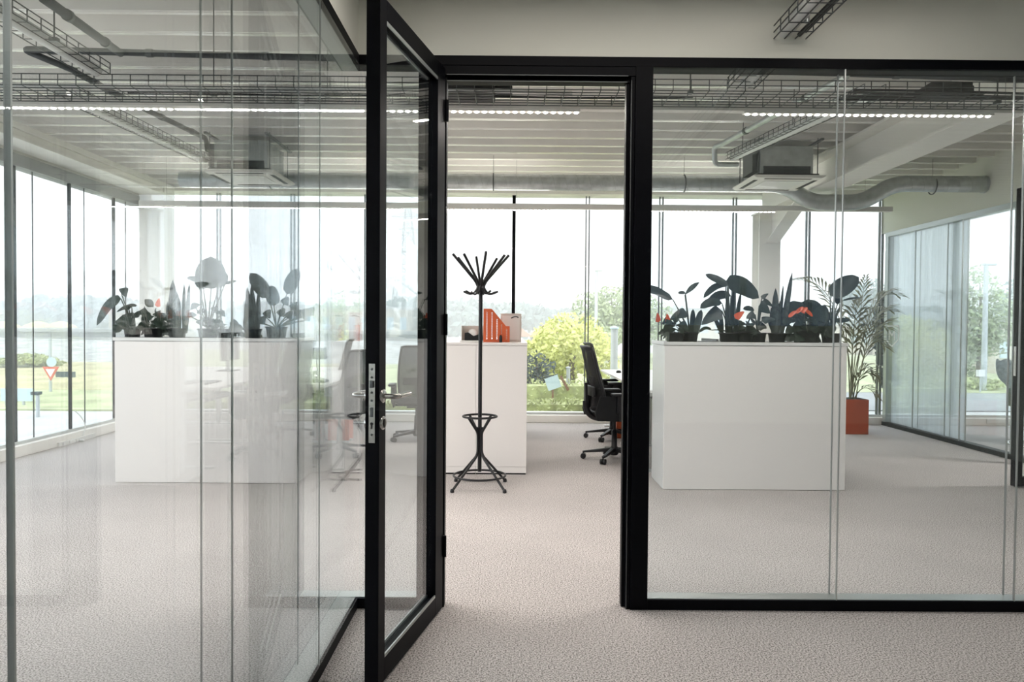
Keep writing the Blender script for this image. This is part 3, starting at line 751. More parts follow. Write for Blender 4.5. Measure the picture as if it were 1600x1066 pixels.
for (fx, fy) in ((1040, 497), (1025, 496)):
    B = P(fx, fy + 6, Y0 - .1); s_ = stemm(t, (x, Y0 - .06, PZ + .1), B, .003, (-.02, 0, .03)); leaf(s_, B + V((.02, 0, -.01)), P(fx + 2, fy - 7, Y0 - .12), .05, 'flower_orange', face=(.3, -1, .1), shape='heart', name='bloom')
for sx in (-1, 1, 2): leaf(t, (x - .07, Y0 - .14, PZ + .1), (x - .10 - .02 * sx, Y0 - .15, PZ + .02 + .02 * sx), .02, 'leaf_mid', face=(0, -1, 0))

x = P(1140, 533, Y0).x; t = plant('fan_palm_plant', x, Y0, 'tallest broad-leaved plant with a huge arching leaf in the right planter', r=.09); r0 = V((x, Y0, PZ + .1))
big(t, r0, (1134, 440), (1186, 466), .19, Y0, -.1, (.25, -1, .55), bend=.16, bow=(-.02, 0, .02))
big(t, r0, (1138, 446), (1102, 429), .07, Y0, -.12, (0, -1, .4), bend=.04)
big(t, r0, (1136, 446), (1099, 466), .07, Y0, -.05, (0, -.8, .8), bend=.35); big(t, r0, (1142, 462), (1106, 473), .09, Y0, .1, (0, -.9, .6), bend=.3)
big(t, r0, (1128, 474), (1094, 482), .09, Y0, -.16, (0, -.8, .6), bend=.3); big(t, r0, (1128, 486), (1096, 508), .13, Y0, -.1, (0, -1, .3), shape='heart')
big(t, r0, (1112, 516), (1092, 520), .04, Y0, -.12, (0, -.7, .8), bend=.5)
for a, b, w_ in (((1136, 528), (1137, 452), .05), ((1141, 528), (1147, 447), .045), ((1131, 528), (1112, 488), .04), ((1146, 528), (1158, 455), .045), ((1128, 528), (1126, 486), .045)):
    leaf(t, P(a[0], a[1], Y0 + .02), P(b[0], b[1], Y0 - .02), w_, bend=.02, face=(.2, -1, 0), shape='blade')
x = P(1163, 533, Y0).x; t = plant('anthurium', x, Y0, 'anthurium with one orange bloom in the middle of the right planter', r=.085, h=.11)
for i in range(34):
    a = rnd.uniform(0, 2 * pi); q = rnd.uniform(.02, .11); z = rnd.uniform(.09, .20)
    b_ = V((x + q * cos(a), Y0 + q * sin(a) * .6, PZ + z)); leaf(t, b_, b_ + V((cos(a) * .09, sin(a) * .05, -.03)), .085, face=(0, -.7, .7), shape='heart')
B = P(1153, 500, Y0 - .1); s_ = stemm(t, (x, Y0, PZ + .1), B, .003); leaf(s_, P(1149, 498, Y0 - .12), P(1163, 487, Y0 - .12), .06, 'flower_orange', face=(0, -1, .2), shape='heart', name='bloom')
big(t, (x, Y0, PZ + .1), (1178, 484), (1161, 483), .06, Y0, -.05, (0, -.8, .7), bend=.15)
x = P(1183, 533, Y0).x; t = plant('leafy_plant', x, Y0, 'slender-stemmed plant with drooping heart leaves just left of the snake plants'); r0 = (x, Y0, PZ + .1)
for b, tp, w_, dy in (((1186, 478), (1203, 490), .12, -.1), ((1192, 470), (1208, 480), .06, -.02), ((1190, 467), (1201, 459), .04, 0), ((1180, 492), (1166, 498), .08, -.1), ((1190, 502), (1212, 500), .07, -.06), ((1184, 514), (1198, 512), .05, -.1)):
    big(t, r0, b, tp, w_, Y0, dy, (0, -1, .5), shape='heart', bend=.15)

def snake(px, tips, label, y=Y0, wd=.055):
    x = P(px, 533, y).x; t = plant('snake_plant', x, y, label, group=None)
    for (bx, tx, ty, w_) in tips:
        b_ = P(bx, 529, y + rnd.uniform(-.04, .04)); leaf(t, b_, P(tx, ty, y + rnd.uniform(-.05, .05)), w_, 'leaf_snake', bend=.0, face=(rnd.uniform(-.4, .4), -1, 0), shape='blade', n=10, fold=.3)
snake(1214, [(1210, 1212, 450, .065), (1217, 1200, 498, .06), (1215, 1224, 445, .04), (1220, 1238, 425, .05), (1212, 1219, 470, .05), (1209, 1205, 480, .05)], 'snake plant with the tallest pointed leaf, right of the window column')
x = P(1262, 533, Y0).x; t = plant('anthurium', x, Y0, 'large dark anthurium with a cluster of orange blooms in the right planter', r=.10, h=.13)
for i in range(56):
    a = rnd.uniform(0, 2 * pi); q = rnd.uniform(.02, .17); z = rnd.uniform(.06, .26)
    b_ = V((x + q * cos(a), Y0 + q * sin(a) * .5, PZ + z)); leaf(t, b_, b_ + V((cos(a) * .09, sin(a) * .05, -.05)), .10, face=(0, -.8, .6), shape='heart')
big(t, (x, Y0, PZ + .1), (1242, 498), (1240, 470), .22, Y0, .02, (0, -1, .1), bend=0); big(t, (x, Y0, PZ + .1), (1266, 496), (1262, 468), .22, Y0, .04, (0, -1, .1), bend=0)
big(t, (x, Y0, PZ + .1), (1272, 512), (1290, 477), .14, Y0, -.04, (0, -1, .2), bend=0)
for a, b in (((1232, 496), (1245, 486)), ((1243, 490), (1256, 480)), ((1252, 488), (1262, 481)), ((1258, 484), (1270, 495)), ((1248, 482), (1258, 490))):
    leaf(t, P(*a, Y0 - .15), P(*b, Y0 - .15), .032, 'flower_orange', face=(0, -1, .3), shape='oval', name='bloom')
stemm(t, P(1262, 520, Y0 - .12), P(1256, 488, Y0 - .14), .003)
x = P(1298, 533, Y0).x; t = plant('rubber_plant', x, Y0, 'dark plant with one thick upright oval leaf at the right end of the planter', r=.08); r0 = (x, Y0, PZ + .1)
big(t, r0, (1297, 462), (1342, 433), .16, Y0, -.02, (-.15, -1, .3), bend=.03); big(t, r0, (1316, 470), (1346, 465), .035, Y0, -.04, (0, -.5, 1), bend=.06)
big(t, r0, (1308, 476), (1312, 452), .06, Y0, .04, (0, -1, 0)); big(t, r0, (1305, 502), (1328, 500), .05, Y0, -.05, (0, -.9, .5), bend=.05)
for tx, ty in ((1290, 478), (1302, 470), (1284, 500), (1310, 480)): leaf(t, P(1298, 528, Y0), P(tx, ty, Y0), .028, bend=.0, shape='blade', face=(.2, -1, 0))
for tx, ty in ((1304, 508), (1297, 505)): big(t, r0, (1300, 520), (tx, ty), .05, Y0, -.08)

# ---- left planter
Y1 = 6.44
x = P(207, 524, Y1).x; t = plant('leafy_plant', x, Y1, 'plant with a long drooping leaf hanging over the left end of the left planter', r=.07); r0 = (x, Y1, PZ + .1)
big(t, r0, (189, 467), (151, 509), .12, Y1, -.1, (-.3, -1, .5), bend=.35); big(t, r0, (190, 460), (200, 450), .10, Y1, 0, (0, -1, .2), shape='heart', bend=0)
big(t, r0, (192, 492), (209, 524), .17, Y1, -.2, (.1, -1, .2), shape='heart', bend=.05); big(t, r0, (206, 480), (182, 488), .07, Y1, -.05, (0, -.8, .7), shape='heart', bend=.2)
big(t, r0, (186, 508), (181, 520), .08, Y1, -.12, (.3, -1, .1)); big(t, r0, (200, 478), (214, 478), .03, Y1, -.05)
x = P(240, 524, Y1).x; t = plant('anthurium', x, Y1, 'leafy anthurium with a faint salmon bloom in the left planter', r=.085)
for i in range(34):
    a = rnd.uniform(0, 2 * pi); q = rnd.uniform(.03, .13); z = rnd.uniform(.08, .26)
    b_ = V((x + q * cos(a), Y1 + q * sin(a) * .5, PZ + z)); s_ = stemm(t, (x, Y1, PZ + .09), b_, .003); leaf(s_, b_, b_ + V((cos(a) * .10, sin(a) * .05, -.05)), .075, face=(0, -.8, .6), shape='heart')
for b, tp, w_ in (((232, 520), (228, 483), .03), ((222, 520), (226, 478), .035), ((240, 480), (226, 468), .07)): leaf(t, P(*b, Y1), P(*tp, Y1), w_, bend=.02, shape='leaf')
leaf(t, P(246, 480, Y1 - .1), P(249, 466, Y1 - .1), .05, 'flower_orange', shape='heart', name='bloom')
x = P(277, 524, Y1).x; t = plant('snake_plant', x, Y1, 'short snake plant with spear leaves beside the round-leaved plant, left planter')
for bx, tx, ty, w_ in ((272, 270, 437, .085), (280, 276, 455, .06), (287, 288, 444, .04), (291, 296, 442, .04), (266, 262, 470, .05), (276, 280, 466, .06)):
    leaf(t, P(bx, 521, Y1), P(tx, ty, Y1 + .02), w_, 'leaf_snake', bend=.0, shape='blade', fold=.3)
x = P(356, 524, Y1).x; t = plant('trailing_plant', x, Y1 - .05, 'low bushy plant between the round-leaved plant and the dense snake plant')
for i in range(26):
    a = rnd.uniform(0, 2 * pi); q = rnd.uniform(.02, .12); z = rnd.uniform(.06, .17)
    b_ = V((x + q * cos(a), Y1 - .05 + q * sin(a) * .5, PZ + z)); leaf(t, b_, b_ + V((cos(a) * .07, sin(a) * .05, -.03)), .06, face=(0, -.8, .6), shape='heart')
x = P(325, 524, Y1).x; t = plant('round_leaf_plant', x, Y1, 'tall plant with a big round leaf near the middle of the left planter', r=.085); r0 = (x, Y1, PZ + .1)
big(t, r0, (330, 452), (329, 401), .26, Y1, 0, (.1, -1, .1), bend=0); big(t, r0, (318, 452), (316, 418), .16, Y1, .04, (-.2, -1, .1), bend=0); big(t, r0, (309, 440), (292, 434), .06, Y1, -.05, (0, -.7, .8), bend=.2)
big(t, r0, (342, 448), (352, 425), .10, Y1, .05, (.3, -1, .1), bend=0); big(t, r0, (352, 443), (370, 439), .03, Y1, 0, bend=.02)
for tx, ty in ((300, 488), (306, 474), (312, 500), (340, 500), (345, 485), (322, 495), (334, 480), (316, 482)): big(t, r0, (tx, ty + 8), (tx - 6 + rnd.random() * 12, ty), .09, Y1, rnd.uniform(-.12, .05), (0, -1, .4), shape='heart', bend=.1)
x = P(395, 524, Y1).x; t = plant('snake_plant', x, Y1, 'dense dark snake plant in the left planter, just right of a glass joint')
for bx, tx, ty, w_ in ((388, 385, 465, .06), (394, 386, 448, .06), (399, 393, 443, .055), (403, 404, 455, .05), (391, 396, 470, .07), (400, 400, 480, .07), (384, 383, 490, .04)):
    leaf(t, P(bx, 521, Y1), P(tx, ty, Y1 + .02), w_, 'leaf_snake', bend=.0, shape='blade', fold=.3)
x = P(432, 524, Y1).x; t = plant('rubber_plant', x, Y1, 'broad-leaved plant with two raised oval leaves at the right end of the left planter', r=.09, h=.12); r0 = (x, Y1, PZ + .1)
big(t, r0, (420, 466), (391, 427), .13, Y1, 0, (.1, -1, .2), bend=.04); big(t, r0, (448, 460), (466, 420), .13, Y1, 0, (-.1, -1, .2), bend=.04)
big(t, r0, (428, 478), (424, 446), .12, Y1, .03, (0, -1, .1), bend=0)
for tx, ty in ((446, 470), (460, 478), (440, 488), (452, 492), (466, 490), (476, 488), (486, 486), (480, 495), (418, 490), (410, 500)): big(t, r0, (tx - 3, ty + 6), (tx + 5, ty - 6), .085, Y1, rnd.uniform(-.1, .08), (0, -1, .4), shape='heart', bend=.1)

# ---- potted palm by the right window corner
px_, py_ = 4.40, 9.45
t = empty('potted_palm', (px_, py_, 0), 'tall kentia palm in a square orange-red planter by the window', 'plant')
m = MB(); m.prism([(-.155, 0), (.155, 0), (.155, .44), (-.155, .44)], 'Y', -.155, .155); o = m.build('planter_pot', 'orange_dark', t, bevel=.006)
MB().box(-.14, .14, -.14, .14, .44, .443).build('soil', 'soil', o)
def frond(root, fork, tip, n=22, wl=.2, droop=.12, seed=0):
    rr = random.Random(seed); root, fork, tip = V(root), V(fork), V(tip); pts = arc(root, fork, tip, 16); m = MB(); m.tube(pts, [.008 * (1 - .7 * i / 16) for i in range(17)], 5)
    fr = m.build('frond', 'leaf_palm', t, world=True); lm = MB()
    for i in range(n):
        u = .35 + .65 * i / (n - 1); p = bez(root, fork, tip, u); tg = (bez(root, fork, tip, min(1, u + .02)) - bez(root, fork, tip, u - .02)).normalized()
        sd = tg.cross(V((0, 0, 1))); sd = sd.normalized() if sd.length > .1 else V((1, 0, 0))
        for s_ in (-1, 1):
            L_ = wl * (1 - .55 * abs(u - .6) / .4) * rr.uniform(.85, 1.1); d = (sd * s_ * .8 + tg * .75 + V((0, 0, .15))).normalized()
            a = p; b_ = p + d * L_ * .55; c_ = p + d * L_ - V((0, 0, droop * L_)); wv = tg.cross(d).cross(d).normalized() * .017
            lm.add([a, b_ + wv, c_, b_ - wv], [(0, 1, 2, 3)])
    lm.build('leaflets', 'leaf_palm', fr, world=True, kind='stuff')
pr_ = (px_, py_, .44); i = 0
for fk, tp, n in (((1352, 440), (1402, 462), 17), ((1345, 470), (1352, 436), 12), ((1350, 470), (1392, 486), 16), ((1318, 425), (1243, 438), 17), ((1322, 470), (1285, 505), 14),
                  ((1352, 510), (1380, 540), 14), ((1338, 500), (1318, 520), 12), ((1356, 490), (1384, 512), 14), ((1325, 455), (1296, 462), 13), ((1348, 545), (1368, 592), 12), ((1350, 592), (1368, 618), 9),
                  ((1343, 575), (1358, 584), 8), ((1335, 480), (1340, 470), 12)):
    i += 1; y_ = py_ + rnd.uniform(-.25, .25)
    frond(V(pr_) + V((rnd.uniform(-.05, .05), rnd.uniform(-.05, .05), 0)), at(*fk, y_) , at(*tp, y_), n, .40 if n > 12 else .28, .2, i)

# ================================================================== SERVICES UNDER THE CEILING
# ---- linear luminaires
def luminaire(x0, x1, y, z, label, lit):
    t = empty('linear_light', ((x0 + x1) / 2, y, z), label, 'light', 'suspended linear lights')
    m = MB(); m.box(x0, x1, y - .03, y + .03, z, z + .055); m.build('housing', 'white_paint', t, world=True, bevel=.003)
    for a, b in lit:
        m = MB(); n = int((b - a) / .046)
        for i in range(n):
            cx = a + (i + .5) * (b - a) / n; m.lathe([(.015, 0), (.012, -.005), (.006, -.008), (0, -.0085)], (cx, y, z - .012), 8)
        m.build('lens_row', 'led', t, world=True, kind='stuff')
        MB().box(a, b, y - .024, y + .024, z - .011, z).build('gear_tray', 'white_paint', t, world=True)
    for x in [x0 + .3, (x0 + x1) / 2, x1 - .3]: MB().tube([(x, y, z + .05), (x, y, DZ)], .0015, 4).build('suspension_wire', 'wire', t, world=True)
luminaire(-4.1, 3.3, 4.5, 2.65, 'front white linear light with bright lens rows under the cable tray', [(a, b) for a, b, y in LEDS if y < 5])
luminaire(-4.13, 4.28, 8.3, 2.65, 'rear grey-white linear light hung before the back windows', [(a, b) for a, b, y in LEDS if y > 5])
for x_, y_ in ((.75, 2.70), (-2.6, -1.2), (7.2, 6.5)):  # housings for the added out-of-view lamps
    luminaire(x_ - (1.25 if x_ == .75 else .65), x_ + (1.25 if x_ == .75 else .65), y_, 2.89 if y_ == 2.70 else 2.86, {.75: 'unseen corridor light added to brighten the header wall', -2.6: 'unseen light added in the office area beside the corridor', 7.2: 'unseen light added in the meeting room'}[x_], [])

# ---- wire basket trays
def tray(x0, y0, z0, L, W, H, ang, label, pitch=.1, cable=None, slope=0, n_long=5):
    t = empty('cable_tray', (x0, y0, z0), label, 'cable tray', 'wire basket trays', rz=R(ang)); t.rotation_euler.y = slope
    m = MB(); r = .0032
    ysn = [W * i / n_long for i in range(n_long + 1)]
    for y in ysn: m.tube([(0, y, 0), (L, y, 0)], r, 4)
    for y in (0, W):
        for z in (H * .5, H): m.tube([(0, y, z), (L, y, z)], r, 4)
    n = int(L / pitch)
    for i in range(n + 1): m.tube([(i * pitch, 0, H), (i * pitch, 0, 0), (i * pitch, W, 0), (i * pitch, W, H)], r, 4)
    m.build('wire_basket', 'wire', t, kind='stuff')
    return t
def rods(t, pts, z1):
    for x, y in pts:
        p = MB(); p.tube([(x, y, .0), (x, y, z1)], .004, 6); o = p.build('threaded_rod', 'wire', t)
        MB().box(x - .012, x + .012, y - .02, y + .02, -.012, .006).build('clamp', 'dark_steel', o)
ta = tray(-4.6, 4.12, 2.655, 9.3, .30, .062, 0, 'wide wire basket tray running across the room above the front light', n_long=6)
rods(ta, [(1.0, .0), (2.9, .15), (3.55, .15), (5.6, .02), (7.4, .15)], DZ - 2.655)
def cable(pts, r, mt, label, name='cable', grp=None):
    o = MB().tube(pts, r, 6).build(name, mt); return tag(o, label, 'cable', grp)
rr = random.Random(3)
for k in range(4):
    pts = [(x_, 4.15 + .05 * k + .03 * sin(x_ * 2.3 + k), 2.668 + .004 * k) for x_ in [1.9 + .2 * i for i in range(14)]]
    cable([V(p) for p in pts], .007, 'cable_black', 'black cable in the wide tray above the right light, %s from its near edge' % ('first', 'second', 'third', 'fourth')[k], grp='black cables in the wide tray')
cable([V((x_, 4.2 + .03 * sin(x_ * 3), 2.67)) for x_ in [-4.4 + .25 * i for i in range(20)]], .012, 'cable_grey', 'pale grey cable lying in the wide tray on the left')
cable([V((x_, 4.30 + .02 * sin(x_ * 4), 2.67)) for x_ in [-2.2 + .25 * i for i in range(14)]], .006, 'cable_black', 'thin black cable in the wide tray over the doorway')
def boxy(x0, x1, y0, y1, z0, z1, label):
    t = empty('junction_box', ((x0 + x1) / 2, (y0 + y1) / 2, z0), label, 'box')
    MB().box(x0, x1, y0, y1, z0, z1).build('body', 'cable_black', t, world=True, bevel=.008)
    MB().box(x1, x1 + .1, y0 + .04, y1 - .05, z0 + .02, z1 - .03).build('plug', 'cable_black', t, world=True, bevel=.006)
    MB().box(x0 + .05, x0 + .28, y0 + .03, y1 - .03, z1, z1 + .03).build('lid', 'cable_black', t, world=True, bevel=.005)
boxy(-.42, -.09, 4.15, 4.40, 2.665, 2.73, 'black junction box in the wide tray above the doorway')
boxy(2.33, 2.60, 4.16, 4.3, 2.665, 2.715, 'black junction box in the wide tray at upper right')
# longitudinal trays
tb = tray(-2.20, 1.0, 2.71, 3.1, .15, .06, 90, 'narrow wire tray coming down to the wide tray at upper left', n_long=3)
MB().tube([(0.0, .075, .02), (3.1, .075, .02)], .034, 8).build('cable_bundle', 'cable_grey', tb)
rods(tb, [(1.2, .075), (2.6, .0)], DZ - 2.72)
t2 = tray(-2.62, 4.46, 2.70, 2.85, .14, .06, 96, 'narrow wire tray sloping from the wide tray to the left air conditioner', slope=R(-4.5), n_long=3)
MB().tube([(0, .07, .02), (2.85, .07, .02)], .036, 8).build('cable_bundle', 'cable_grey', t2)
t3 = tray(1.38, .8, 2.70, 2.72, .15, .06, 90, 'narrow wire tray leaving the corridor wall above the right glass', n_long=3)
MB().tube([(0, .10, .035), (2.72, .10, .035)], .034, 8).build('cable_bundle', 'cable_grey', t3)
MB().tube([(0, .03, .02), (2.72, .03, .02)], .011, 8).build('cable_bundle', 'cable_black', t3)
MB().tube([(2.5, .07, 0), (2.5, .07, DZ - 2.70)], .012, 8).build('hanger_strut', 'galvanised', t3)
t3b = tray(1.38, 3.60, 2.70, .62, .15, .06, 90, 'short wire tray entering the office over the right glass', n_long=3)
MB().tube([(0, .05, .03), (.62, .05, .03)], .034, 8).build('cable_bundle', 'cable_grey', t3b)
t4 = tray(2.25, 4.46, 2.75, 2.55, .13, .06, 92, 'narrow wire tray sloping up to the right air conditioner', slope=R(-4), n_long=3)
MB().tube([(0, .05, .02), (2.55, .06, .02)], .036, 8).build('cable_bundle', 'cable_grey', t4)
for x_, y_ in ((1.2, .06), (2.3, .06)): MB().tube([(x_, y_, 0), (x_, y_, .32)], .004, 6).build('threaded_rod', 'wire', t4)

# ---- pipes
def pipe(pts, r, mt, label, name='pipe', rad=.08):
    t = empty(name, V(pts[0]), label, 'pipe'); MB().tube(smooth_path(pts, rad), r, 10).build('run', mt, t, world=True)
    for p, q in zip(pts, pts[1:]):
        p, q = V(p), V(q)
        if (q - p).length > .6:
            for u in (.25, .75):
                c_ = p.lerp(q, u); d = (q - p).normalized() * .02; MB().tube([c_ - d, c_ + d], r * 1.25, 10).build('clip', 'dark_steel', t, world=True)
    return t
DPY = 4.75
pipe([at(120, 112, 4.9), at(35, 77, DPY), at(300, 85, DPY), at(760, 97, DPY + .02), at(1610, 124, DPY + .1)], .021, 'pipe_dark', 'long dark insulated pipe crossing the whole ceiling', rad=.05)
pipe([at(68, -3, 3.4), at(188, 83, 4.72)], .024, 'pipe_dark', 'dark insulated pipe running from the top edge into the long pipe')
pipe([at(118, 113, 4.9), at(225, 170, 5.8), at(322, 216, 6.9), at(324, 235, 7.1)], .022, 'pipe_dark', 'dark insulated pipe leading to the left air conditioner')
pipe([at(1322, 119, 4.6), at(1130, 224, 6.7), at(1116, 230, 6.9), at(1117, 257, 6.95), at(1152, 257, 7.1)], .024, 'galvanised', 'grey pipe stepping down into the right air conditioner', rad=.05)

# ---- ducts
def duct(pts, r, label):
    t = empty('duct', V(pts[0]), label, 'duct'); sp_ = smooth_path(pts, .15, 7)
    MB().tube(sp_, r, 24).build('duct_run', 'galvanised', t, world=True)
    # spiral lock seams
    n = 0
    for p, q in zip(pts, pts[1:]):
        p, q = V(p), V(q); d = (q - p); Ld = d.length
        if Ld < .9: continue
        d.normalize(); a = p + d * .1; m = MB(); turns = int((Ld - .2) / .13); N = turns * 14
        u = d.orthogonal().normalized(); w_ = d.cross(u)
        m.tube([a + d * ((Ld - .2) * k / N) + (u * cos(2 * pi * k / 14) + w_ * sin(2 * pi * k / 14)) * (r + .001) for k in range(N + 1)], .003, 4)
        m.build('spiral_seam', 'anodised', t, world=True, kind='stuff')
    return t
DYY = 8.1
dz = 1.35 + 222 * DYY / FPX
dt = duct([(-3.58, DYY, dz), (3.00, DYY, dz), (3.28, DYY, 2.715), (3.84, DYY, 2.715), (4.20, DYY, dz + .02), (5.18, DYY, dz + .02)], .088, 'galvanised spiral ventilation duct dipping under the beam')
for x_ in (-2.6, -.95, -.18, 1.9, 4.62):
    m = MB(); m.tube([(x_ + .0, DYY + .094 * cos(2 * pi * k / 24), dz + .094 * sin(2 * pi * k / 24)) for k in range(24)], .007, 6, close=True); m.tube([(x_, DYY, dz + .09), (x_, DYY, DZ)], .003, 4)
    m.build('hanger_ring', 'dark_steel', dt, world=True)
MB().tube([(5.17, DYY, dz + .02), (5.195, DYY, dz + .02)], .096, 24).build('end_collar', 'galvanised', dt, world=True)

# ---- ceiling cassettes
def cassette(x0, y0, label):
    t = empty('air_conditioner', (x0, y0, 2.80), label, 'air conditioner', 'ceiling cassette units')
    W = .70
    m = MB(); m.prism([(0, .018), (.03, 0), (W - .03, 0), (W, .018), (W, .03), (0, .03)], 'Y', 0, W); m.build('fascia', 'white_paint', t, bevel=.003)
    for a, b, c_, d in ((.12, W - .12, .035, .075), (.12, W - .12, W - .075, W - .035), (.035, .075, .12, W - .12), (W - .075, W - .035, .12, W - .12)):
        o = MB().box(a, b, c_, d, -.002, .004).build('air_slot', 'black_gap', t)
    MB().box(.15, W - .15, .15, W - .15, -.006, 0).build('intake_grille', 'laminate_edge', t, bevel=.002)
    MB().box(.05, W - .05, .04, W - .04, .03, .05).build('gasket_frame', 'black_plastic', t)
    MB().box(.09, W - .09, .09, W - .09, .05, .33).build('casing', 'galvanised', t, bevel=.004)
    MB().box(.12, W - .12, .078, .09, .055, .13).build('insulation_band', 'pipe_dark', t)
    MB().box(.02, .09, .12, .42, .08, .30).build('control_box', 'dark_steel', t, bevel=.003)
    for x in (.06, W - .06):
        for y in (.06, W - .06):
            MB().tube([(x, y, .05), (x, y, .40)], .005, 6).build('threaded_rod', 'wire', t)
        MB().box(x - .015, x + .015, -.05, W + .05, .355, .375).build('hanger_rail', 'dark_steel', t)
    return t
cassette(2.37, 7.2, 'white ceiling cassette air conditioner beside the roof beam, right')
cassette(-2.97, 7.15, 'white ceiling cassette air conditioner over the left planter')

# ---- sockets on the left sill
t = empty('socket_strip', at(106, 689, 8.3), 'white trunking with sockets and a plug on the left window sill', 'socket'); l = t.location; l.x = XL + .10
MB().box(0, .02, -.35, .35, -.035, .035).build('trunking', 'outlet', t, bevel=.003)
for y in (-.24, -.12, .0): MB().box(.02, .026, y - .045, y + .045, -.028, .028).build('socket', 'paper', t, bevel=.003)
MB().lathe([(.02, 0), (.022, .03), (.012, .045), (0, .05)], (.026, .02, 0), 12, 'X').build('plug', 'outlet', t)
tag(MB().tube(arc((XL + .16, t.location.y + .02, .07), (XL + .2, t.location.y + .1, .2), (XL + .07, t.location.y + .02, .35), 8), .006, 6).build('plug_cord', 'outlet'), 'white plug cord looping up from the left sill sockets', 'cord')
t = empty('socket_strip', (6.95, YB - .125, .06), 'white trunking with sockets on the meeting room sill', 'socket')
MB().box(-.3, .3, -.012, 0, -.03, .03).build('trunking', 'outlet', t, bevel=.002)
for x in (-.1, .0, .1): MB().box(x - .04, x + .04, -.016, -.012, -.024, .024).build('socket', 'paper', t)

# ================================================================== OUTDOORS
G = -.15
MB().box(-300, 300, YB + .3, 420, G - .2, G).build('ground_paving', 'paving', kind='structure')
MB().box(-300, -5.2, -60, YB + .3, G - .2, G).build('ground_paving', 'paving', kind='structure')
MB().box(-5.2, 9.6, -60, -3.5, G - .2, G).build('ground_paving', 'paving', kind='structure')
MB().box(9.6, 300, -60, YB + .3, G - .2, G).build('ground_paving', 'paving', kind='structure')
MB().box(-60, -6.2, 12.4, 16.0, G, G + .03).build('grass_verge', 'grass', kind='structure')
MB().box(-60, -5.6, 16.0, 27, G, G + .035).build('grass_meadow', 'dry_grass', kind='structure')
MB().box(-5.0, 5.5, YB + .6, 40, G, G + .03).build('grass_lawn', 'grass', kind='structure')
MB().box(4.8, 60, 13.2, 16.8, G, G + .025).build('road', 'asphalt', kind='structure')
MB().box(5.5, 60, 16.8, 40, G, G + .03).build('grass_verge', 'grass', kind='structure')
m = MB(); rows = []
gr = random.Random(5)
for j in range(7): rows.append([V((-60 + 2.5 * i, 27 + 1.8 * j, G + .02 + .16 * j * (j > 0) * .6 + gr.uniform(-.1, .12) * (0 < j))) for i in range(24)])
m.grid(rows, False).build('gravel_bank', 'gravel', kind='structure')
eb = empty('embankment_wall', (-30, 39, G), kind='structure')
for i in range(18): MB().box(-62 + 3.2 * i + .03, -58.8 + 3.2 * i - .03, 38.2, 39, G, .82 + .0 * i).build('concrete_panel', 'concrete', eb, world=True)
MB().box(-62, -4, 38.0, 40.5, .82, .98).build('coping', 'concrete', eb, world=True)

def blades(m, cx, cy, cz, rx, ry, rz, n, s, rg, shell=.6):
    for _ in range(n):
        while True:
            p = V((rg.uniform(-1, 1), rg.uniform(-1, 1), rg.uniform(-1, 1)))
            if shell < p.length <= 1: break
        c_ = V((cx + p.x * rx, cy + p.y * ry, cz + p.z * rz)); a = V((rg.gauss(0, 1), rg.gauss(0, 1), rg.gauss(0, 1))).normalized(); b = a.orthogonal().normalized()
        q = s * rg.uniform(.6, 1.3); m.add([c_ - a * q, c_ + b * q * .6, c_ + a * q, c_ - b * q * .6], [(0, 1, 2, 3)])
def tree(name, x, y, h, w_, mt, label, seed, n=900, s=.12, trunk=.3, z0=None, cat='tree', group=None, lobes=6, bark='bark'):
    rg = random.Random(seed); z0 = G if z0 is None else z0
    t = empty(name, (x, y, z0), label, cat, group)
    MB().tube([(x, y, z0), (x + .02 * h, y, z0 + h * .5), (x, y, z0 + h * .85)], [.035 * w_ + .02, .025 * w_ + .015, .01], 7).build('trunk', bark, t, world=True)
    m = MB(); cz = z0 + h * (trunk + (1 - trunk) / 2); rz = h * (1 - trunk) / 2
    for k in range(lobes):
        a = 2 * pi * k / lobes; f = rg.uniform(.4, .62)
        ox, oy, oz = cos(a) * w_ * .28, sin(a) * w_ * .28, rg.uniform(-.45, .45) * rz
        blades(m, x + ox, y + oy, cz + oz, w_ * f * .5, w_ * f * .5, rz * f, n // lobes, s, rg)
    blades(m, x, y, cz + rz * .15, w_ * .38, w_ * .38, rz * .85, n // 2, s, rg)
    m.build('crown', mt, t, world=True)
    return t
def top_h(py, Y, px=800): return at(px, py, Y).z - G
# far hazy treeline
tl = random.Random(11); k = 0; cnt = {}
ORD = 'first second third fourth fifth sixth seventh eighth ninth tenth eleventh twelfth thirteenth fourteenth fifteenth sixteenth'.split()
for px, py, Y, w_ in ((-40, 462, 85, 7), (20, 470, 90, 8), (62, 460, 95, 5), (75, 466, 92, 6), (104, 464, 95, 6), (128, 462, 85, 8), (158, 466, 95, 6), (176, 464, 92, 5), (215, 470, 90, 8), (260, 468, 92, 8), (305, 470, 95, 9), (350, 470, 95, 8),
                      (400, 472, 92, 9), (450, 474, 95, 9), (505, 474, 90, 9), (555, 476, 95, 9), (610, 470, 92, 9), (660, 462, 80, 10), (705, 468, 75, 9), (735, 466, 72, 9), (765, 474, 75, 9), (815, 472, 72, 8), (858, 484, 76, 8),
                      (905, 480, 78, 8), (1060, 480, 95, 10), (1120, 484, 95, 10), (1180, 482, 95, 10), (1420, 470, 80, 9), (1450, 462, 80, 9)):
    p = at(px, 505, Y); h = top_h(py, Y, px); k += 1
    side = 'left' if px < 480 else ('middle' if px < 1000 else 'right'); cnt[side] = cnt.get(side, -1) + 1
    tree('hazy_tree', p.x, Y, h, w_, 'tree_haze' if px < 600 or px > 1000 else 'tree_grey', 'hazy distant tree, %s from the left in the treeline beyond the %s windows' % (ORD[cnt[side]], {'middle': 'doorway'}.get(side, side)), 100 + k, n=700, s=.42, trunk=.08, group='distant %s treeline' % side)
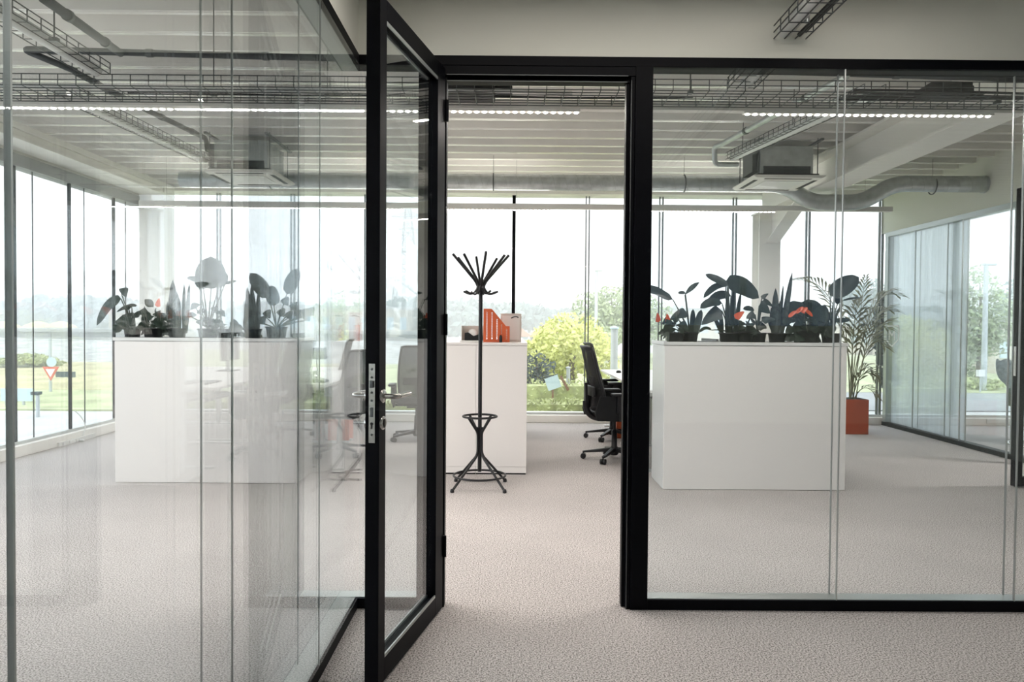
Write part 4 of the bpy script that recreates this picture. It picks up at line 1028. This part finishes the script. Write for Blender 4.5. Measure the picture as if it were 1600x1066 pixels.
# nearer greenery
p = at(893, 500, 17); tree('yellow_bush', p.x, 17, top_h(487, 17), 2.3, 'bush', 'large yellow-green bush outside beyond the doorway', 31, n=2400, s=.06, trunk=.0, cat='bush')
p = at(848, 540, 17.5); tree('shrub', p.x, 17.6, top_h(520, 17.5), 1.5, 'bush', 'smaller green shrub left of the yellow bush', 32, n=1200, s=.06, trunk=.0, cat='bush')
p = at(838, 560, 15); tree('shrub', p.x, 15, top_h(548, 15), .8, 'tree_dark', 'dark small shrub by the storage row corner, outdoors', 33, n=500, s=.04, trunk=.05, cat='bush')
p = at(955, 500, 30); tree('birch_tree', p.x, 30, top_h(444, 30), 3.0, 'birch', 'pale green birch tree beyond the doorway chair', 34, n=2600, s=.09, trunk=.1)
p = at(992, 500, 33); tree('birch_tree', p.x, 33, top_h(452, 33), 3.2, 'birch', 'second pale birch tree partly hidden by the door post', 35, n=1800, s=.10, trunk=.1)
p = at(938, 520, 24); tree('young_tree', p.x, 24, top_h(505, 24), 1.6, 'birch', 'young leafy tree behind the yellow bush', 36, n=1000, s=.07, trunk=.1)
p = at(1360, 500, 40); tree('poplar_tree', p.x, 40, top_h(432, 40), 3.2, 'tree_grey', 'tall grey-green tree behind the potted palm', 37, n=1800, s=.14, trunk=.15)
p = at(1530, 500, 19); tree('weeping_birch', p.x, 19, top_h(408, 19), 1.6, 'birch', 'weeping birch seen through the meeting room glass', 38, n=2600, s=.06, trunk=.05)
p = at(1508, 540, 20); tree('young_tree', p.x, 20, top_h(470, 20), 1.0, 'birch', 'slim bushy tree left of the weeping birch', 39, n=1200, s=.06, trunk=.05)
p = at(1592, 480, 30); tree('dark_conifer', p.x, 30, top_h(428, 30), 2.2, 'tree_grey', 'dark conifer at the right picture edge', 40, n=1400, s=.10, trunk=.1)
p = at(1525, 600, 18); tree('shrub', p.x, 18, top_h(585, 18), 1.3, 'hedge', 'low shrub at the foot of the weeping birch', 41, n=700, s=.05, trunk=0, cat='bush')
p = at(1386, 520, 13); tree('dark_cypress', p.x, 13, top_h(440, 13), .42, 'tree_dark', 'narrow dark evergreen outside the window corner', 42, n=1500, s=.05, trunk=.0)
p = at(0, 570, 21); tree('shrub', p.x - 1.2, 24, top_h(560, 24), 2.0, 'hedge', 'shrub at the left picture edge beyond the road', 43, n=900, s=.09, trunk=0, cat='bush')
# hedges
def hedge(x0, x1, y, h, label, seed, d=.5):
    rg = random.Random(seed); t = empty('hedge', ((x0 + x1) / 2, y, G), label, 'hedge'); m = MB()
    MB().box(x0, x1, y - d * .4, y + d * .4, G, G + h * .8).build('core', 'hedge', t, world=True)
    for _ in range(int((x1 - x0) * 420)):
        c_ = V((rg.uniform(x0, x1), y + rg.uniform(-.5, .5) * d, G + rg.uniform(.1, 1.05) * h)); a = V((rg.gauss(0, 1), rg.gauss(0, 1), rg.gauss(0, 1))).normalized(); b = a.orthogonal().normalized(); q = .035
        m.add([c_ - a * q, c_ + b * q * .6, c_ + a * q, c_ - b * q * .6], [(0, 1, 2, 3)])
    m.build('foliage', 'hedge', t, world=True)
hedge(-4.9, 4.6, 12.2, .26, 'low clipped hedge just outside the back windows', 51)
hedge(-1.6, 3.0, 14.4, .42, 'second taller hedge behind the clipped one', 52, .7)
# haze in the outdoor air
hz = MB().box(-170, 170, YB + .6, 150, G - .1, 40).build('haze', 'haze', kind='stuff'); tag(hz, 'pale damp haze filling the air outside beyond the windows', 'haze')
# roadside things, left
def sign_post(x, y, z0, z1, label, name='sign_post', mt='pole_grey', r=.035):
    t = empty(name, (x, y, G), label, 'post'); MB().tube([(x, y, G), (x, y, z1)], r, 8).build('pole', mt, t, world=True); return t
p = at(79, 600, 15.5)
t = empty('yield_sign', (p.x, 15.5, G), 'red and white yield sign with direction board on the grass verge', 'road sign')
MB().tube([(p.x, 15.5, G), (p.x, 15.5, 1.0)], .03, 8).build('pole', 'pole_grey', t, world=True)
q = at(79, 583, 15.4); m = MB(); m.prism([(q.x - .17, q.z + .13), (q.x + .17, q.z + .13), (q.x, q.z - .16)], 'Y', 15.40, 15.42); o = m.build('triangle_plate', 'sign_red', t, world=True)
m = MB(); m.prism([(q.x - .10, q.z + .085), (q.x + .10, q.z + .085), (q.x, q.z - .085)], 'Y', 15.39, 15.40); m.build('triangle_centre', 'sign_white', o, world=True)
q = at(80, 566, 15.4); MB().lathe([(.10, -.01), (.10, .01)], (q.x, 15.41, q.z), 24, 'Y').build('round_plate', 'sign_blue', t, world=True)
a, b = at(86, 581, 15.4), at(116, 590, 15.4); MB().box(a.x, b.x, 15.42, 15.45, b.z, a.z).build('direction_board', 'sign_dark', t, world=True)
a, b = at(2, 607, 13), at(50, 627, 13); t = empty('notice_board', ((a.x + b.x) / 2, 13, G), 'pale blue notice board on two legs beside the road', 'sign')
MB().box(a.x, b.x, 12.98, 13.02, b.z, a.z).build('board', 'sign_blue', t, world=True)
for px in (10, 37): q = at(px, 620, 13); MB().tube([(q.x, 13, G), (q.x, 13, b.z)], .025, 8).build('leg', 'pole_grey', t, world=True)
q1, q2 = at(26, 650, 13), at(40, 655, 13); MB().box(at(8, 650, 13).x, at(40, 650, 13).x, 12.97, 13.03, at(20, 655, 13).z, at(20, 650, 13).z).build('rail', 'sign_dark', t, world=True)
q = at(57, 640, 11.6); t = empty('bollard', (q.x, 11.6, G), 'dark grey parking bollard near the road edge', 'bollard')
MB().box(q.x - .06, q.x + .06, 11.54, 11.66, G + .35, at(57, 612, 11.6).z).build('post_head', 'sign_dark', t, world=True, bevel=.01); MB().tube([(q.x + .02, 11.6, G), (q.x + .02, 11.6, G + .4)], .03, 8).build('post_stem', 'pole_grey', t, world=True)
for px, l in ((8, 'yellow canopy at the left picture edge beyond the embankment'), (60, 'yellow parasol beyond the embankment, left of the window post'), (95, 'yellow parasol beside the dark window post')):
    q = at(px, 512, 48); t = empty('yellow_parasol', (q.x, 48, .9), l, 'parasol', None)
    MB().lathe([(.95, 0), (.8, .15), (.3, .36), (0, .42)], (q.x, 48, q.z), 16).build('canopy', 'yellow_canvas', t, world=True); MB().tube([(q.x, 48, .5), (q.x, 48, q.z + .3)], .04, 6).build('pole', 'pole_grey', t, world=True)
# far low buildings
def hall(px0, px1, py0, py1, Y, mt, label, nwin=6, roof='concrete'):
    a, b = at(px0, py0, Y), at(px1, py1, Y); z1 = max(a.z, at(px1, py0, Y).z)
    t = empty('far_building', ((a.x + b.x) / 2, Y + 3, G), label, 'building')
    MB().box(a.x, b.x, Y, Y + 7, G, z1).build('wall', mt, t, world=True); MB().box(a.x - .2, b.x + .2, Y - .2, Y + 7.2, z1, z1 + .25).build('roof', roof, t, world=True)
    W = (b.x - a.x) / nwin
    for i in range(nwin): MB().box(a.x + W * (i + .25), a.x + W * (i + .75), Y - .06, Y + .02, G + (z1 - G) * .35, G + (z1 - G) * .75).build('window', 'sign_blue', t, world=True)
hall(170, 300, 490, 512, 60, 'house_wall', 'low beige building across the road, behind the left planter')
hall(330, 470, 476, 512, 70, 'concrete', 'long pale industrial hall behind the left planter', 8)
hall(480, 640, 484, 512, 66, 'house_wall', 'pinkish industrial hall beyond the sidelight', 8)
hall(1020, 1180, 487, 525, 62, 'house_wall', 'pale low building behind the right planter', 7)
hall(1325, 1385, 508, 545, 40, 'house_wall', 'yellowish flat-roofed building behind the palm', 3)
hall(1556, 1680, 512, 604, 24, 'house_wall', 'beige flat-roofed building behind the meeting room chair', 5)
# gabled houses
def house(px0, px1, pe, pa, Y, label):
    a, b = at(px0, pe, Y), at(px1, pe, Y); ap = at((px0 + px1) / 2, pa, Y).z; zc = min(a.z, b.z)
    t = empty('house', ((a.x + b.x) / 2, Y + 3, G), label, 'house')
    MB().box(a.x + .3, b.x - .3, Y, Y + 7, G, zc).build('wall', 'house_wall', t, world=True)
    mx = (a.x + b.x) / 2; MB().prism([(a.x, zc), (mx, ap), (b.x, zc)], 'Y', Y - .3, Y + 7.3).build('roof', 'roof_tile', t, world=True)
    for u in (.3, .7): x_ = a.x + (b.x - a.x) * u; MB().box(x_ - .4, x_ + .4, Y - .05, Y + .02, G + .5, G + 1.2).build('window', 'sign_blue', t, world=True)
house(772, 832, 526, 503, 44, 'house with pale terracotta roof behind the window post'); house(826, 900, 526, 504, 47, 'terracotta-roofed house behind the yellow bush')
# sign on the lawn
q = at(864, 600, 14); t = empty('tilted_sign', (q.x, 14, G), 'tilted pale blue sign board on a brown post, on the lawn', 'sign')
m = MB(); m.obox((q.x, 14, q.z + .02), (.26, .02, .24), M4.Rotation(R(-20), 3, 'Y')); m.build('board', 'sign_blue', t, world=True)
a, b = at(876, 588, 14.1), at(888, 610, 14.1); MB().bar(a, b, .05, .05).build('brace', 'wood_brown', t, world=True); MB().tube([(q.x, 14.05, G), (q.x, 14.05, q.z)], .02, 6).build('leg', 'wood_brown', t, world=True)
q = at(888, 575, 15); t = sign_post(q.x, 15, G, q.z, 'grey post on the lawn beside the tilted sign', 'lawn_post', r=.04)
MB().lathe([(.05, 0), (.05, .02), (0, .03)], (q.x, 15, q.z), 10).build('cap', 'pole_grey', t, world=True)
q = at(960, 514, 14); t = sign_post(q.x, 14, G, q.z, 'stout bluish post beyond the doorway chair', 'lawn_post', r=.07)
MB().lathe([(.085, 0), (.085, .03), (0, .06)], (q.x, 14, q.z), 12).build('cap', 'sign_blue', t, world=True)
def street_lamp(px, py, Y, label):
    q = at(px, py, Y); t = empty('street_lamp', (q.x, Y, G), label, 'street lamp')
    MB().tube([(q.x, Y, G), (q.x, Y, q.z)], [.07, .05], 8).build('pole', 'pole_grey', t, world=True); MB().box(q.x - .06, q.x + .22, Y - .08, Y + .08, q.z, q.z + .06).build('lamp_head', 'pole_grey', t, world=True, bevel=.02)
street_lamp(932, 424, 26, 'grey street lamp rising beside the doorway mullion')
street_lamp(1541, 415, 17.5, 'white street lamp in front of the weeping birch')
q = at(1532, 585, 17); t = empty('utility_cabinet', (q.x, 17, G), 'small white utility box on a post by the street lamp', 'utility box')
MB().box(q.x - .07, q.x + .07, 16.95, 17.05, q.z - .05, q.z + .1).build('box', 'sign_white', t, world=True); MB().tube([(q.x, 17, G), (q.x, 17, q.z - .04)], .02, 6).build('post', 'pole_grey', t, world=True)
# lattice pylon
def pylon(px, ptop, Y, wpx, label):
    b = at(px, 520, Y); zt = at(px, ptop, Y).z; t = empty('power_pylon', (b.x, Y, G), label, 'pylon'); H = zt - G; wb_ = wpx * Y / FPX / 2; r = .045
    def cr_(z): f = 1 - (z - G) / H; ww = wb_ * (.12 + .88 * f ** 1.2); return [V((b.x + sx * ww, Y + sy * ww, z)) for sx, sy in ((-1, -1), (1, -1), (1, 1), (-1, 1))]
    lv = [cr_(G + H * u) for u in (0, .17, .32, .45, .56, .66, .75, .83, .9, 1)]
    for k_ in range(4): MB().tube([l_[k_] for l_ in lv], r, 4).build('corner_leg', 'pole_grey', t, world=True)
    m = MB()
    for l0, l1 in zip(lv, lv[1:]):
        for k_ in range(4): m.tube([l0[k_], l1[(k_ + 1) % 4]], r * .6, 4); m.tube([l0[(k_ + 1) % 4], l1[k_]], r * .6, 4); m.tube([l1[k_], l1[(k_ + 1) % 4]], r * .6, 4)
    m.build('lattice', 'pole_grey', t, world=True, kind='stuff')
    for u, ww in ((.66, 2.8), (.8, 2.2), (.92, 1.6)):
        z = G + H * u; m = MB(); m.tube([(b.x - ww, Y, z), (b.x, Y, z + .5), (b.x + ww, Y, z)], r * .8, 4); m.tube([(b.x - ww, Y, z), (b.x + ww, Y, z)], r * .8, 4); m.build('cross_arm', 'pole_grey', t, world=True)
pylon(637, 322, 70, 62, 'tall lattice power pylon beyond the open door glass')
pylon(700, 415, 110, 30, 'more distant lattice power pylon beside the door edge')
